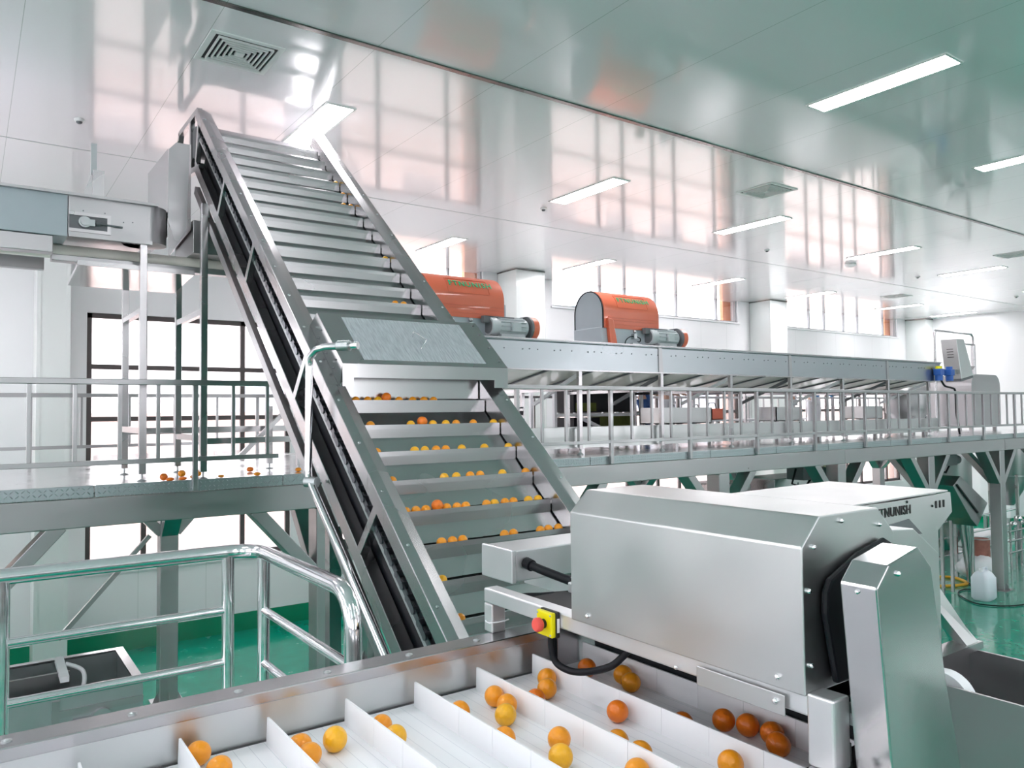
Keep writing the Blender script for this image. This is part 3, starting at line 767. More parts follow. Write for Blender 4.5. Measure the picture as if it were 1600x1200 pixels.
def drum_washer(x0, label):
    """x0: left end of the orange cover"""
    t = thing('drum_washer', label, 'washing drum', (x0, 9.0, 1.018), 'orange covered drum washers on the trough conveyor')
    L, ya, yb, zc = 1.19, 8.66, 9.34, 1.52; r = (yb-ya)/2; yc = (ya+yb)/2
    arc = [(yc-r*math.cos(a), zc+r*math.sin(a)*1.03) for a in [math.pi*i/20 for i in range(21)]]
    prof = [(ya, 1.27)]+arc+[(yb, 1.27)]
    f = MB(); n = len(prof)
    inn = [(yc+(p[0]-yc)*.965, min(p[1], zc+(p[1]-zc)*.965) if p[1] > zc else p[1]) for p in prof]
    vs = [(x0+.012, y, z) for y, z in prof] + [(x0+L, y, z) for y, z in prof] + [(x0+.012, y, z) for y, z in inn] + [(x0+L, y, z) for y, z in inn]
    fs = []
    for i in range(n-1):
        fs += [(i, i+1, n+i+1, n+i), (2*n+i, 3*n+i, 3*n+i+1, 2*n+i+1), (i, 2*n+i, 2*n+i+1, i+1), (n+i, n+i+1, 3*n+i+1, 3*n+i)]
    fs += [(0, n, 3*n, 2*n), (n-1, 3*n-1, 4*n-1, 2*n-1)]
    f.add(vs, fs, True)
    cov = f.build('cover', orange_paint, t)
    md = cov.modifiers.new('edge', 'EDGE_SPLIT'); md.split_angle = R(35)
    for zz in (1.33, 1.39, 1.43):
        MB().box(x0+.10, x0+L-.03, ya-.007, ya+.004, zz, zz+.018).build('rib', orange_paint, cov)
    # recessed name field on the shoulder of the cover
    a0, a1 = R(12), R(52); g = MB(); m_ = 6
    def on(a, e): return (yc-(r+e)*math.cos(a), zc+(r+e)*1.03*math.sin(a))
    for (xa, xb, aa, ab) in ((x0+.30, x0+.315, a0, a1), (x0+.95, x0+.965, a0, a1), (x0+.30, x0+.965, a0, a0+.03), (x0+.30, x0+.965, a1-.03, a1)):
        for i in range(m_):
            p, q = aa+(ab-aa)*i/m_, aa+(ab-aa)*(i+1)/m_
            (y_0, z_0), (y_1, z_1) = on(p, .001), on(q, .001); (y_2, z_2), (y_3, z_3) = on(p, .006), on(q, .006)
            g.add([(xa, y_0, z_0), (xb, y_0, z_0), (xb, y_1, z_1), (xa, y_1, z_1), (xa, y_2, z_2), (xb, y_2, z_2), (xb, y_3, z_3), (xa, y_3, z_3)],
                  [(0, 1, 2, 3), (4, 7, 6, 5), (0, 4, 5, 1), (1, 5, 6, 2), (2, 6, 7, 3), (3, 7, 4, 0)])
    g.build('name_field', orange_paint, cov)
    am = R(36); yy, zz = on(am, .006)
    ty = Vector((0, math.sin(am), math.cos(am))); tx = Vector((1, 0, 0)); tz = tx.cross(ty)
    mm = Matrix((tx, ty, tz)).transposed().to_4x4(); mm.translation = Vector((x0+.33, yy, zz)) - Vector(t['_o']) - ty*.045
    letters('FTNUNISH', .125, green_ink, cov, mm)
    # end plate with rim
    for xe in (x0, x0+L): MB().prism([(xe, y, z) for y, z in inn], (.01, 0, 0)).build('end_plate', grey_paint, t)
    f = MB()
    pr = [(x0-.004, y, z) for y, z in inn]
    f.tube(pr, .010, 6); f.build('end_rim', black, t)
    f = MB(); f.box(x0-.02, x0+L+.12, ya+.02, yb, 1.018, 1.285); f.box(x0+L+.02, x0+L+.10, ya+.1, yb-.1, 1.285, 1.5); f.build('body', grey_paint, t, bevel=.01)
    f = MB(); f.prism([(x0+.10, ya-.05, 1.02), (x0+.24, ya-.05, 1.02), (x0+.16, ya-.05, 1.40), (x0+.05, ya-.05, 1.42)], (0, .07, 0)); f.build('lever_guard', red_paint if False else orange_paint, t, bevel=.012)
    # motor with cooling fins, belt guard disc
    mx0 = x0+L-.20; my, mz = ya-.05, 1.165
    f = MB(); f.cyl((mx0, my, mz), (mx0+.50, my, mz), .115, 28); f.cyl((mx0-.10, my, mz), (mx0, my, mz), .125, 28)
    for i in range(14):
        a = 2*math.pi*i/14; c_, s_ = math.cos(a), math.sin(a)
        f.bar((mx0+.04, my+c_*.125, mz+s_*.125), (mx0+.46, my+c_*.125, mz+s_*.125), .006, .03, (0, c_, s_))
    f.box(mx0+.2, mx0+.34, my-.16, my-.08, mz-.07, mz+.05); f.box(mx0+.05, mx0+.45, my-.1, my+.1, 1.018, 1.06)
    mo = f.build('motor', motor_m, t)
    f = MB(); f.cyl((mx0-.104, my, mz), (mx0-.098, my, mz), .10, 28); f.build('fan_grille', grey_dark, mo)
    gx = mx0+.53
    f = MB(); pts = [(my-.15*math.cos(a), mz+.15*math.sin(a)) for a in [math.pi*i/12-.4 for i in range(14)]]
    f.cyl((gx, my+.0, mz), (gx+.035, my+.0, mz), .165, 30); f.prism([(gx, my-.02, mz+.165), (gx, my+.45, 1.33), (gx, my+.45, 1.03), (gx, my-.02, mz-.14)], (.035, 0, 0)); f.build('belt_guard', grey_dark, t)
    f = MB(); f.cyl((gx+.036, my, mz), (gx+.13, my, mz), .16, 30); f.build('guard_disc', orange_paint, t, 'orange round belt guard')
    f = MB(); f.box(mx0-.18, mx0+.30, ya-.10, ya+.02, 1.285, 1.30); f.box(mx0-.20, mx0-.05, ya-.10, ya-.03, 1.21, 1.30); f.build('motor_bracket', grey_dark, t)
    # air regulator with hoses
    f = MB(); f.tube(smooth([(x0+.42, ya-.02, 1.03), (x0+.44, ya-.03, 1.10), (x0+.52, ya-.03, 1.15), (x0+.60, ya-.03, 1.16)]), .008, 8); f.tube(smooth([(x0+.66, ya-.03, 1.16), (x0+.74, ya-.03, 1.13), (x0+.73, ya-.03, 1.08), (x0+.68, ya-.03, 1.08)]), .008, 8)
    f.build('air_hose', black, t)
    f = MB(); f.box(x0+.595, x0+.655, ya-.05, ya+.02, 1.12, 1.20); f.ball((x0+.625, ya-.03, 1.235), .028, 10, 8); f.box(x0+.57, x0+.70, ya-.04, ya+.02, 1.018, 1.06); f.build('air_regulator', galv, t)
    return t
dw = drum_washer(7.87, 'orange half-round drum washer standing free, second from the inclined conveyor')
dk = kids(dw)
dup(dw, (-3.03, 0, 0), 'orange half-round drum washer partly hidden by the inclined conveyor rail', kmap=dk)

# drive hood at the far end
dh = thing('drive_cover', 'tilted steel drive cover with four slots at the far end of the trough', 'machine cover', (18.0, 8.6, .6))
dt0, dt1, db1, db0 = (18.70, 1.595), (19.08, 1.60), (19.50, .76), (18.90, .66)
f = MB(); f.prism([(a, 8.5, b_) for a, b_ in (dt0, dt1, db1, db0)], (0, .36, 0)); f.build('cover', lacq, dh, bevel=.01)
MB().box(17.85, 18.95, 8.56, 8.62, .78, .88).build('mount_arm', steel, dh)
f = MB()
for i in range(4):
    x_, z_ = 18.745+.012*i, 1.36-.062*i; f.bar((x_-.006, 8.60, z_), (x_-.006, 8.74, z_), .012, .014)
f.build('slots', ink, dh)
f = MB(); f.prism([(db0[0], 8.51, .655), (db1[0], 8.51, .755), (db1[0], 8.51, .70), (db0[0], 8.51, .60)], (0, .34, 0)); f.build('dark_underside', grey_dark, dh)
for x, lb, mt in ((17.62, 'blue geared motor with a yellow cap at the trough end', yellow), (18.1, 'blue geared motor below the tilted drive cover', blue_tarp)):
    t = thing('gear_motor', lb, 'motor', (x, 8.4, .75))
    f = MB(); f.box(x-.09, x+.09, 8.32, 8.48, .72, .86); f.cyl((x, 8.4, .60), (x, 8.4, .74), .08, 16); f.build('housing', blue_tarp, t, bevel=.008)
    f = MB(); f.cyl((x, 8.4, .86), (x, 8.4, .92), .07, 16); f.build('cap', mt, t)
tag(MB().tube(smooth([(17.62, 8.36, .62), (17.75, 8.34, .48), (18.05, 8.34, .44), (18.22, 8.34, .36), (18.24, 8.34, -.1), (18.36, 8.36, -.38), (18.5, 8.4, DZ+.02)]), .022, 10).build('power_cable', black, org=(18.2, 8.4, DZ)), 'black power cable looping down from the blue motors to the deck', 'cable')
# bent vent pipe and tank behind
vp = thing('vent_pipe', 'thin bent pipe arching over the tilted drive cover', 'pipe', (18.5, 9.6, DZ))
f = MB(); f.tube([(21.0, 10.1, DZ), (21.0, 10.1, 1.98), (21.08, 10.1, 2.06), (23.1, 10.1, 2.06), (23.2, 10.1, 1.98), (23.2, 10.1, 1.75)], .03, 12); f.build('tube', steel, vp)
f = MB(); f.box(22.6, 23.2, 10.05, 10.15, 1.74, 1.78); f.cyl((23.2, 10.1, 1.78), (23.2, 10.1, .75), .06, 14); f.build('riser', steel, vp)
tk = thing('rounded_tank', 'large rounded stainless tank at the far right end of the deck', 'tank', (21.0, 9.6, DZ))
f = MB(); rr = .30
poly = []
x0, x1, z0, z1 = 21.2, 22.85, -.5, .86
for cx, cz, a0 in ((x1-rr, z1-rr, 0), (x0+rr, z1-rr, 90), (x0+.05, z0+.05, 180), (x1-.05, z0+.05, 270)):
    q = rr if cz > 0 else .05
    for i in range(7): a = R(a0+15*i); poly.append((cx+q*math.cos(a), 9.3, cz+q*math.sin(a)))
f.prism(poly, (0, 1.1, 0)); f.build('shell', steel_dull, tk)
f = MB(); f.tube([(21.9, 9.8, .85), (21.9, 9.8, .93), (21.9, 9.8, 1.10)], [.18, .18, .30], 4); f.build('feed_cone', steel_dull, tk)
each('leg', steel, tk, [(x-.04, x+.04, y-.04, y+.04, DZ, -.48) for x in (21.35, 22.7) for y in (9.4, 10.3)])
tk2 = thing('round_tank', 'upright round steel vessel beside the trough end on the deck', 'tank', (18.6, 9.5, DZ))
f = MB(); f.tube([(18.7, 9.7, -.45), (18.7, 9.7, -.1), (18.7, 9.7, .5), (18.7, 9.7, .62)], [.25, .48, .48, .3], 28); f.build('shell', steel_dull, tk2)
each('leg', steel, tk2, [(18.7+a-.03, 18.7+a+.03, 9.7+b_-.03, 9.7+b_+.03, DZ, -.2) for a in (-.3, .3) for b_ in (-.3, .3)])

# ------------------------------------------------------------------ lower belt line and tables on the deck
lc = thing('grading_conveyor', 'low steel roller line running along the deck under the trough', 'conveyor', (11.5, 8.9, DZ))
f = MB(); f.box(4.9, 18.0, 8.62, 8.66, -.52, -.25); f.box(4.9, 18.0, 8.60, 8.68, -.25, -.235); f.box(4.9, 18.0, 8.60, 8.68, -.535, -.52); f.build('side_channel', lacq, lc)
f = MB(); f.box(4.9, 18.0, 9.5, 9.54, -.52, -.25); f.build('far_channel', lacq, lc)
for i in range(60):
    x = 5.1+i*.217; MB().cyl((x, 8.66, -.30), (x, 9.5, -.30), .035, 8).build('roller', white_pl, lc)
for i in range(7):
    x = 5.4+2.0*i
    MB().box(x-.03, x+.03, 8.63, 8.69, DZ, -.52).build('leg', steel, lc)
for x0, x1, y, lb in ((5.6, 6.55, 9.75, 'light grey bin on the roller line closest to the inclined conveyor'), (10.2, 11.6, 9.75, 'long light grey bin in the middle of the roller line'),
                      (13.6, 14.5, 9.75, 'light grey bin on the deck behind the far part of the railing'), (16.9, 17.7, 9.75, 'light grey bin near the far end of the trough')):
    t = thing('sorting_bin', lb, 'bin', ((x0+x1)/2, y, DZ), 'grey sorting bins on the deck')
    f = MB(); f.box(x0, x1, y, y+.02, -.25, .05); f.box(x0, x1, y+.5, y+.52, -.25, .05); f.box(x0, x0+.02, y, y+.52, -.25, .05); f.box(x1-.02, x1, y, y+.52, -.25, .05); f.box(x0, x1, y, y+.52, -.25, -.23)
    f.build('tub', lacq, t)
    each('leg', steel, t, [(a-.025, a+.025, b_-.025, b_+.025, DZ, -.25) for a in (x0+.04, x1-.04) for b_ in (y+.04, y+.48)])
# loading frame with dark mesh load
lf = thing('loading_frame', 'white frame stand holding a dark machine with a mossy green load', 'machine', (8.9, 11.3, DZ))
f = MB(); [f.box(x-.03, x+.03, y-.03, y+.03, DZ, .5) for x in (8.75, 10.95) for y in (10.98, 11.7)]
f.box(8.75, 10.95, 10.97, 11.02, -.1, -.04); f.box(8.75, 10.95, 10.97, 11.02, .44, .5); f.bar((9.2, 10.99, -.05), (10.2, 10.99, -.45), .05, .06); f.build('frame', white_pl, lf)
each('hopper_body', black, lf, [(9.3, 10.85, 11.1, 11.7, -.02, .5), (9.3, 9.95, 11.1, 11.7, -.5, -.12)])
each('load', led_green, lf, [(9.35, 9.85, 11.08, 11.1, .0, .16), (10.2, 10.8, 11.05, 11.7, -.42, -.10)])
# packing boxes
for x, y, w_, h_, mt, lb in ((13.4, 11.85, .5, .22, red_paint, 'small red crate on the far side of the deck'), (14.1, 11.85, .4, .26, orange_paint, 'small orange crate beside the red one on the deck')):
    t = thing('crate', lb, 'crate', (x, y, DZ+.4))
    f = MB(); f.box(x, x+w_, y, y+.02, -.23, -.23+h_); f.box(x, x+w_, y+.3, y+.32, -.23, -.23+h_); f.box(x, x+.02, y, y+.32, -.23, -.23+h_); f.box(x+w_-.02, x+w_, y, y+.32, -.23, -.23+h_); f.box(x, x+w_, y, y+.32, -.23, -.21)
    f.build('shell', mt, t)
    f = MB(); f.tube([(x+.05, y+.16, -.23+h_), (x+.1, y+.16, -.1+h_), (x+w_-.1, y+.16, -.1+h_), (x+w_-.05, y+.16, -.23+h_)], .012, 8); f.build('handle', black, t)
tb = thing('packing_table', 'long white work table along the far side of the deck', 'table', (13.5, 11.6, DZ))
f = MB(); f.box(12.2, 17.6, 11.7, 12.3, -.27, -.23); f.build('top', white_pl, tb)
for x in (12.3, 14.0, 15.7, 17.5):
    for y in (11.75, 12.25): MB().box(x-.025, x+.025, y-.025, y+.025, DZ, -.27).build('leg', steel, tb)
sh = thing('steel_rack', 'open steel rack with horizontal bars by the first far window', 'rack', (7.3, 11.3, DZ))
for x in (6.4, 7.2, 8.2): MB().box(x-.03, x+.03, 11.2, 11.26, DZ, .45).build('upright', grey_dark if x == 7.2 else steel, sh)
f = MB(); f.box(6.4, 8.2, 11.2, 11.25, -.06, .02); f.box(6.4, 8.2, 11.2, 11.25, .06, .09); f.build('cross_bar', grey_dark, sh)

# ------------------------------------------------------------------ workers behind the railing
def skin_body(name, parent, m, chain, edges, org, sub=2):
    me = bpy.data.meshes.new(name); vs = [Vector(c[0])-Vector(org) for c in chain]
    me.from_pydata([tuple(v) for v in vs], edges, []); me.update(); me.materials.append(m)
    o = bpy.data.objects.new(name, me); COL.objects.link(o); o.parent = parent; o['_o'] = tuple(org)
    sk = o.modifiers.new('body', 'SKIN'); sk.use_smooth_shade = True
    for i, c in enumerate(chain):
        r_ = c[1]; me.skin_vertices[0].data[i].radius = (r_, r_*(c[2] if len(c) > 2 else 1.0))
    me.skin_vertices[0].data[0].use_root = True
    ss = o.modifiers.new('smooth', 'SUBSURF'); ss.levels = sub; ss.render_levels = sub
    return o
def person(x, y, face, label, trousers, top, lean=0.0, glove=skin_m, cap=None):
    """standing worker, 1.66 m; face: heading angle (rad, 0 = +Y)"""
    t = thing('person', label, 'person', (x, y, DZ)); t['_o'] = (0, 0, 0)
    t.rotation_euler = (0, 0, face)
    ch = lambda *a: a
    L = lean
    # local coordinates, feet at z=0, facing +Y
    pel = (0, 0, .88); ch_ = (0, L*.35, 1.15); sh_ = (0, L*.75, 1.36); nk = (0, L*.85, 1.44); hd_ = (0, L+.02, 1.56)
    body = [(pel, .14, .8), ((0, L*.15, 1.0), .125, .85), (ch_, .14, .85), (sh_, .10), (nk, .05), ((0, L+.0, 1.49), .05), (hd_, .085, 1.1),
            ((.19, L*.75, 1.34), .055), ((.24, L*.6+.05, 1.08), .042), ((.20, L*.8+.24, .97), .032), ((.18, L*.8+.32, .96), .026),
            ((-.19, L*.75, 1.34), .055), ((-.24, L*.6+.05, 1.08), .042), ((-.20, L*.8+.24, .97), .032), ((-.18, L*.8+.32, .96), .026),
            ((.09, 0, .80), .10), ((.10, .02, .46), .062), ((.10, -.01, .09), .042), ((.10, .10, .04), .035, .9),
            ((-.09, 0, .80), .10), ((-.10, .02, .46), .062), ((-.10, -.01, .09), .042), ((-.10, .10, .04), .035, .9)]
    ed = [(0, 1), (1, 2), (2, 3), (3, 4), (4, 5), (5, 6), (3, 7), (7, 8), (8, 9), (9, 10), (3, 11), (11, 12), (12, 13), (13, 14), (0, 15), (15, 16), (16, 17), (17, 18), (0, 19), (19, 20), (20, 21), (21, 22)]
    skin_body('body', t, skin_m, body, ed, (0, 0, 0))
    tr = [((0, 0, .90), .15, .82), ((.09, 0, .78), .108), ((.10, .02, .46), .076), ((.10, -.01, .10), .062), ((-.09, 0, .78), .108), ((-.10, .02, .46), .076), ((-.10, -.01, .10), .062)]
    skin_body('trousers', t, trousers, tr, [(0, 1), (1, 2), (2, 3), (0, 4), (4, 5), (5, 6)], (0, 0, 0))
    ct = [((0, L*.2, 1.0), .15, .85), ((0, .01, .70), .165, .85), (ch_, .155, .85), (sh_, .112), ((.19, L*.75, 1.34), .07), ((.24, L*.6+.05, 1.08), .055), ((.205, L*.8+.21, .985), .045),
          ((-.19, L*.75, 1.34), .07), ((-.24, L*.6+.05, 1.08), .055), ((-.205, L*.8+.21, .985), .045)]
    skin_body('coat', t, top, ct, [(0, 1), (0, 2), (2, 3), (3, 4), (4, 5), (5, 6), (3, 7), (7, 8), (8, 9)], (0, 0, 0))
    f = MB(local=True)
    for s in (-1, 1):
        px, py, pz = s*.18, L*.8+.33, .955
        for i, ln in enumerate((.07, .08, .075, .06)):
            fx = px+s*(i-1.5)*.017; f.tube([(fx, py, pz), (fx, py+ln*.5, pz-.01), (fx-s*.004, py+ln*.8, pz-.035)], [.009, .0085, .007], 8)
        f.tube([(px-s*.025, py-.03, pz), (px-s*.05, py+.0, pz-.012), (px-s*.05, py+.025, pz-.025)], [.010, .009, .008], 8)
        f.ball((px, py-.015, pz), .038, 10, 8, (1, 1.1, .45))
    f.build('hands', glove, t)
    f = MB(local=True); f.ball((0, L+.0, 1.60), .105, 16, 10, (.95, 1.1, .95)); f.build('cap' if cap else 'hair', cap or hair_m, t)
    f = MB(local=True); f.ball((0, L+.125, 1.545), .014, 8, 6, (.7, 1, 1.2)); f.ball((.105, L+.02, 1.55), .02, 8, 6, (.4, .8, 1.3)); f.ball((-.105, L+.02, 1.55), .02, 8, 6, (.4, .8, 1.3)); f.build('nose_and_ears', skin_m, t)
    f = MB(local=True); f.ball((.035, L+.108, 1.568), .009, 8, 6); f.ball((-.035, L+.108, 1.568), .009, 8, 6); f.box(-.022, .022, L+.105, L+.112, 1.506, 1.512); f.build('eyes_and_mouth', grey_dark, t)
    f = MB(local=True)
    for s in (-1, 1): f.ball((s*.10, .05, .045), .06, 12, 8, (.85, 2.1, .75))
    f.build('boots', white_pl, t)
    return t
person(11.46, 11.40, R(200), 'worker in blue jeans standing behind the railing below the second drum', denim, denim)
person(12.18, 11.40, R(190), 'worker in a long white coat beside the one in blue jeans', cloth_w, cloth_w, cap=white_pl)
person(17.44, 11.40, R(150), 'worker in white leaning forward with blue gloves near the trough end', cloth_w, cloth_w, .22, glove_b, white_pl)
person(16.5, 11.40, R(215), 'worker in white with arms low, at the middle of the far railing', cloth_w, cloth_w, .08, glove_b, white_pl)

# ------------------------------------------------------------------ things under and beyond the platform, right
cb = thing('steel_cabinet', 'tall stainless cabinet below the platform reflecting the green floor', 'cabinet', (12.4, 8.9, FZ))
f = MB(); f.box(12.25, 13.7, 8.85, 9.6, -4.1, -1.30); f.build('shell', steel_x, cb, bevel=.01)
f = MB(); f.box(12.96, 12.98, 8.84, 8.852, -4.0, -1.4); f.build('door_seam', grey_dark, cb)
cb2 = tag(MB().box(11.0, 12.0, 9.2, 9.9, FZ, -1.35).build('steel_box_housing', steel, org=(11.5, 9.5, FZ), bevel=.01), 'plain steel housing left of the tall cabinet under the platform', 'housing')
for x, y, r_, z0, z1, lb in ((20.9, 9.9, .62, -3.0, -1.12, 'big round steel vessel hanging under the far end of the platform'), (24.3, 9.75, .5, -2.1, -1.1, 'shorter round steel vessel farthest right under the platform')):
    t = thing('steel_vessel', lb, 'vessel', (x, y, FZ))
    MB().tube([(x, y, z0-.7), (x, y, z0), (x, y, z1)], [.12, r_, r_], 32).build('shell', steel_dull, t)
    f = MB(); [f.bar((x+a, y+b_, FZ), (x+a, y+b_, z0+.2), .07, .07) for a in (-r_*.7, r_*.7) for b_ in (-r_*.7, r_*.7)]; f.build('leg', steel, t)
    f = MB(); f.tube([(x+(r_+.0)*math.cos(a), y+(r_+.0)*math.sin(a), z0+.15) for a in [2*math.pi*i/24 for i in range(25)]], .02, 6); f.build('band', galv, t)
sq = thing('feed_chute', 'tilted square steel chute beside the far column', 'chute', (18.9, 8.4, FZ))
f = MB(); f.prism([(17.9, 8.3, -1.75), (18.25, 8.3, -1.55), (19.55, 8.3, -2.25), (19.0, 8.3, -2.75), (18.7, 8.3, -2.55)], (0, .6, 0)); f.build('box', steel_dull, sq, bevel=.01)
f = MB(); f.bar((18.02, 8.28, -1.72), (18.98, 8.28, -2.42), .04, .03); f.build('slot', ink, sq)
f = MB(); f.tube([(19.1, 8.6, -2.7), (19.2, 8.6, -4.1)], [.16, .05], 4); [f.bar((a, 8.65, FZ), (a, 8.65, -2.6), .06, .06) for a in (18.05, 18.5, 19.5)]; f.build('leg', steel, sq)
hr = thing('floor_pipe_rail', 'low steel pipe frame on the green floor behind the far column', 'pipe frame', (21.6, 9.3, FZ))
f = MB()
for z in (-3.3, -3.75, -2.9): f.cyl((19.4, 9.6, z), (24.5, 9.6, z), .03, 10)
for x in (19.6, 21.2, 22.8, 24.4): f.cyl((x, 9.6, FZ), (x, 9.6, -2.9), .03, 10)
f.build('tube', steel_pol, hr)
hz = tag(MB().cyl((22.3, 11.0, -3.45), (24.1, 11.0, -3.45), .28, 24).build('horizontal_tank', steel_pol, org=(23.2, 11, FZ)), 'polished horizontal tank lying low behind the pipe frame', 'tank')
MB().box(22.6, 23.8, 10.85, 11.15, FZ, -3.70).build('cradle', steel, hz)
wb = tag(MB().box(27.5, 30.0, 11.0, 11.9, FZ+.6, -1.9).build('white_cabinet', white_pl, org=(28, 11.5, FZ), bevel=.02), 'tall white cabinet by the end wall at the far right', 'cabinet')
each('leg', steel, wb, [(a-.05, a+.05, b_-.05, b_+.05, FZ, FZ+.6) for a in (27.6, 29.9) for b_ in (11.1, 11.8)])
vl = thing('valve_manifold', 'cluster of pipes and round valves on the floor at the right edge', 'valves', (22.9, 9.2, FZ))
f = MB()
for i in range(5):
    x = 22.2+.32*i; f.cyl((x, 8.9, FZ), (x, 8.9, -3.0+.12*(i % 2)), .03, 8)
for z in (-3.25, -3.5, -3.8): f.cyl((22.1, 8.9, z), (23.7, 8.9, z), .028, 8)
f.build('pipes', steel, vl)
for i in range(5): MB().ball((22.2+.32*i, 8.82, -3.05+.12*(i % 2)), .08, 12, 8).build('valve', steel_pol, vl)

j = thing('jerrycan', 'big white translucent jerrycan on the green floor by the far column', 'jerrycan', (18.16, 7.85, FZ))
def rbox(f, x0, x1, y0, y1, zs, k=4):
    """stack of rounded rectangles, zs: (z, inset)"""
    rings = []
    for z, ins, rad in zs:
        ring = []
        for cx, cy, a0 in ((x1-ins-rad, y1-ins-rad, 0), (x0+ins+rad, y1-ins-rad, 90), (x0+ins+rad, y0+ins+rad, 180), (x1-ins-rad, y0+ins+rad, 270)):
            for i in range(k+1): a = R(a0+90*i/k); ring.append((cx+rad*math.cos(a), cy+rad*math.sin(a), z))
        rings.append(ring)
    n = len(rings[0]); vs = [p for r_ in rings for p in r_]; fs = [(i*n+q, i*n+(q+1) % n, (i+1)*n+(q+1) % n, (i+1)*n+q) for i in range(len(rings)-1) for q in range(n)]
    f.add(vs, fs, True); f.add(rings[0], [tuple(range(n))[::-1]]); f.add(rings[-1], [tuple(range(n))])
f = MB(); rbox(f, 17.93, 18.40, 7.66, 8.04, [(FZ, .04, .08), (FZ+.05, .0, .09), (FZ+.48, .0, .09), (FZ+.58, .05, .09), (FZ+.62, .10, .06)]); f.build('body', jerry_m, j)
f = MB(); f.cyl((18.06, 7.85, FZ+.61), (18.06, 7.85, FZ+.67), .045, 16); f.build('cap', white_pl, j)
f = MB(); f.tube([(18.16, 7.85, FZ+.60), (18.18, 7.85, FZ+.68), (18.32, 7.85, FZ+.68), (18.33, 7.85, FZ+.59)], .02, 8); f.build('handle', jerry_m, j)
sk = tag(MB().ball((20.6, 9.05, FZ+.22), .5, 28, 16, (1.35, .8, .55)).build('plastic_sack', sack_m, org=(20.6, 9.05, FZ)), 'crumpled clear white plastic sack on the green floor', 'sack')
md = sk.modifiers.new('crumple', 'DISPLACE'); tx = bpy.data.textures.new('crumple', 'CLOUDS'); tx.noise_scale = .22; md.texture = tx; md.strength = .16
bk = tag(MB().cyl((20.9, 9.1, FZ+.45), (20.9, 9.1, FZ+.88), .23, 28).build('rusty_bucket', rust, org=(20.9, 9.1, FZ+.45)), 'rusty red metal bucket standing on the plastic sack', 'bucket')
MB().tube([(20.9+.23*math.cos(a), 9.1+.23*math.sin(a), FZ+.88) for a in [2*math.pi*i/24 for i in range(25)]], .012, 6).build('rim', galv, bk)
cr = thing('white_basket', 'white slotted plastic baskets stacked behind the plastic sack', 'basket', (22.9, 10.0, FZ))
f = MB()
for k in range(2): f.box(22.4, 24.0, 9.7, 10.5, FZ+.36*k, FZ+.36*k+.33)
f.build('basket_walls', white_pl, cr, bevel=.02)
f = MB()
for i in range(12):
    for k in range(2): f.box(22.5+.12*i, 22.55+.12*i, 9.69, 9.702, FZ+.07+.36*k, FZ+.27+.36*k)
f.build('slots', light_frame, cr)
ho = tag(MB().tube(smooth([(19.0, 9.35, FZ+.03), (19.5, 9.5, FZ+.03), (19.75, 9.2, FZ+.03), (19.4, 8.75, FZ+.03), (18.9, 8.8, FZ+.03), (18.2, 9.2, FZ+.03)]), .035, 10).build('yellow_hose', yel_hose, org=(19.2, 9, FZ)), 'loop of yellow hose lying on the green floor', 'hose')
ca = tag(MB().tube(smooth([(19.6, 8.95, FZ+.02), (19.3, 8.55, FZ+.02), (19.0, 8.2, FZ+.02), (18.75, 8.5, FZ+.02), (18.2, 8.4, FZ+.02), (17.7, 7.95, FZ+.02), (17.6, 7.6, FZ+.02), (18.0, 7.2, FZ+.02), (19.2, 6.9, FZ+.02)]), .014, 8).build('floor_cable', black, org=(18.3, 7.8, FZ)), 'thin black cable snaking over the green floor past the jerrycan', 'cable')
wt = tag(MB().box(20.6, 24.5, 10.9, 12.0, FZ+.02, FZ+.05).build('yellow_mat', mat('pale_yellow_mat', (.62, .52, .22), .6), org=(22, 11.4, FZ)), 'pale yellow sheet spread on the floor beyond the baskets', 'mat')
# clutter hanging under the deck
for x, lb in ((12.6, 'black cables hanging under the deck above the tall cabinet'), (17.9, 'dark motor and cables under the deck by the far column')):
    t = thing('under_deck_drive', lb, 'drive unit', (x, 8.5, -1.0))
    f = MB(); f.box(x-.2, x+.35, 8.35, 8.7, -1.30, -1.06); f.cyl((x+.35, 8.52, -1.2), (x+.7, 8.52, -1.2), .1, 16); f.build('motor', grey_dark, t, bevel=.01)
    f = MB(); f.tube([(x-.2, 8.5, -1.1), (x-.4, 8.45, -1.35), (x-.1, 8.4, -1.45), (x+.2, 8.45, -1.28)], .02, 8); f.build('cable', black, t)

# ------------------------------------------------------------------ tubular stair rail in front
rl = thing('tubular_handrail', 'polished stainless tubular handrail turning a corner in front of the green floor', 'railing', (.9, 4.0, -2.0))
ZR = -.705
f = MB()
def arc(c, a, b_, r_, n_=6):
    """quarter bend from direction a to b about corner c"""
    c, a, b_ = Vector(c), Vector(a), Vector(b_); out = []
    for i in range(n_+1):
        t = math.pi/2*i/n_; out.append(c + a*r_*(1-math.sin(t)) + b_*r_*(1-math.cos(t)))
    return out
path = [(-3.2, 4.10, ZR)] + arc((1.25, 4.10, ZR), (-1, 0, 0), (0, -1, 0), .16) + arc((1.25, 2.86, ZR), (0, 1, 0), (0, 0, -1), .15) + [(1.25, 2.86, -2.4)]
f.tube(path, .036, 20); f.build('top_rail', steel_pol, rl)
for x, y in ((-1.8, 4.1), (.135, 4.1), (1.105, 4.1), (1.25, 3.98)):
    MB().cyl((x, y, -2.4), (x, y, ZR-.01), .031, 16).build('post', steel_pol, rl)
for z in (-1.0, -1.265):
    MB().cyl((-3.2, 4.10, z), (1.105, 4.10, z), .021, 12).build('mid_rail', steel_pol, rl)
    MB().cyl((1.25, 3.98, z), (1.25, 2.86, z), .021, 12).build('mid_rail', steel_pol, rl)
ws = thing('walkway', 'steel walkway under the tubular handrail, mostly hidden by the sorting table', 'walkway', (0, 2.8, FZ))
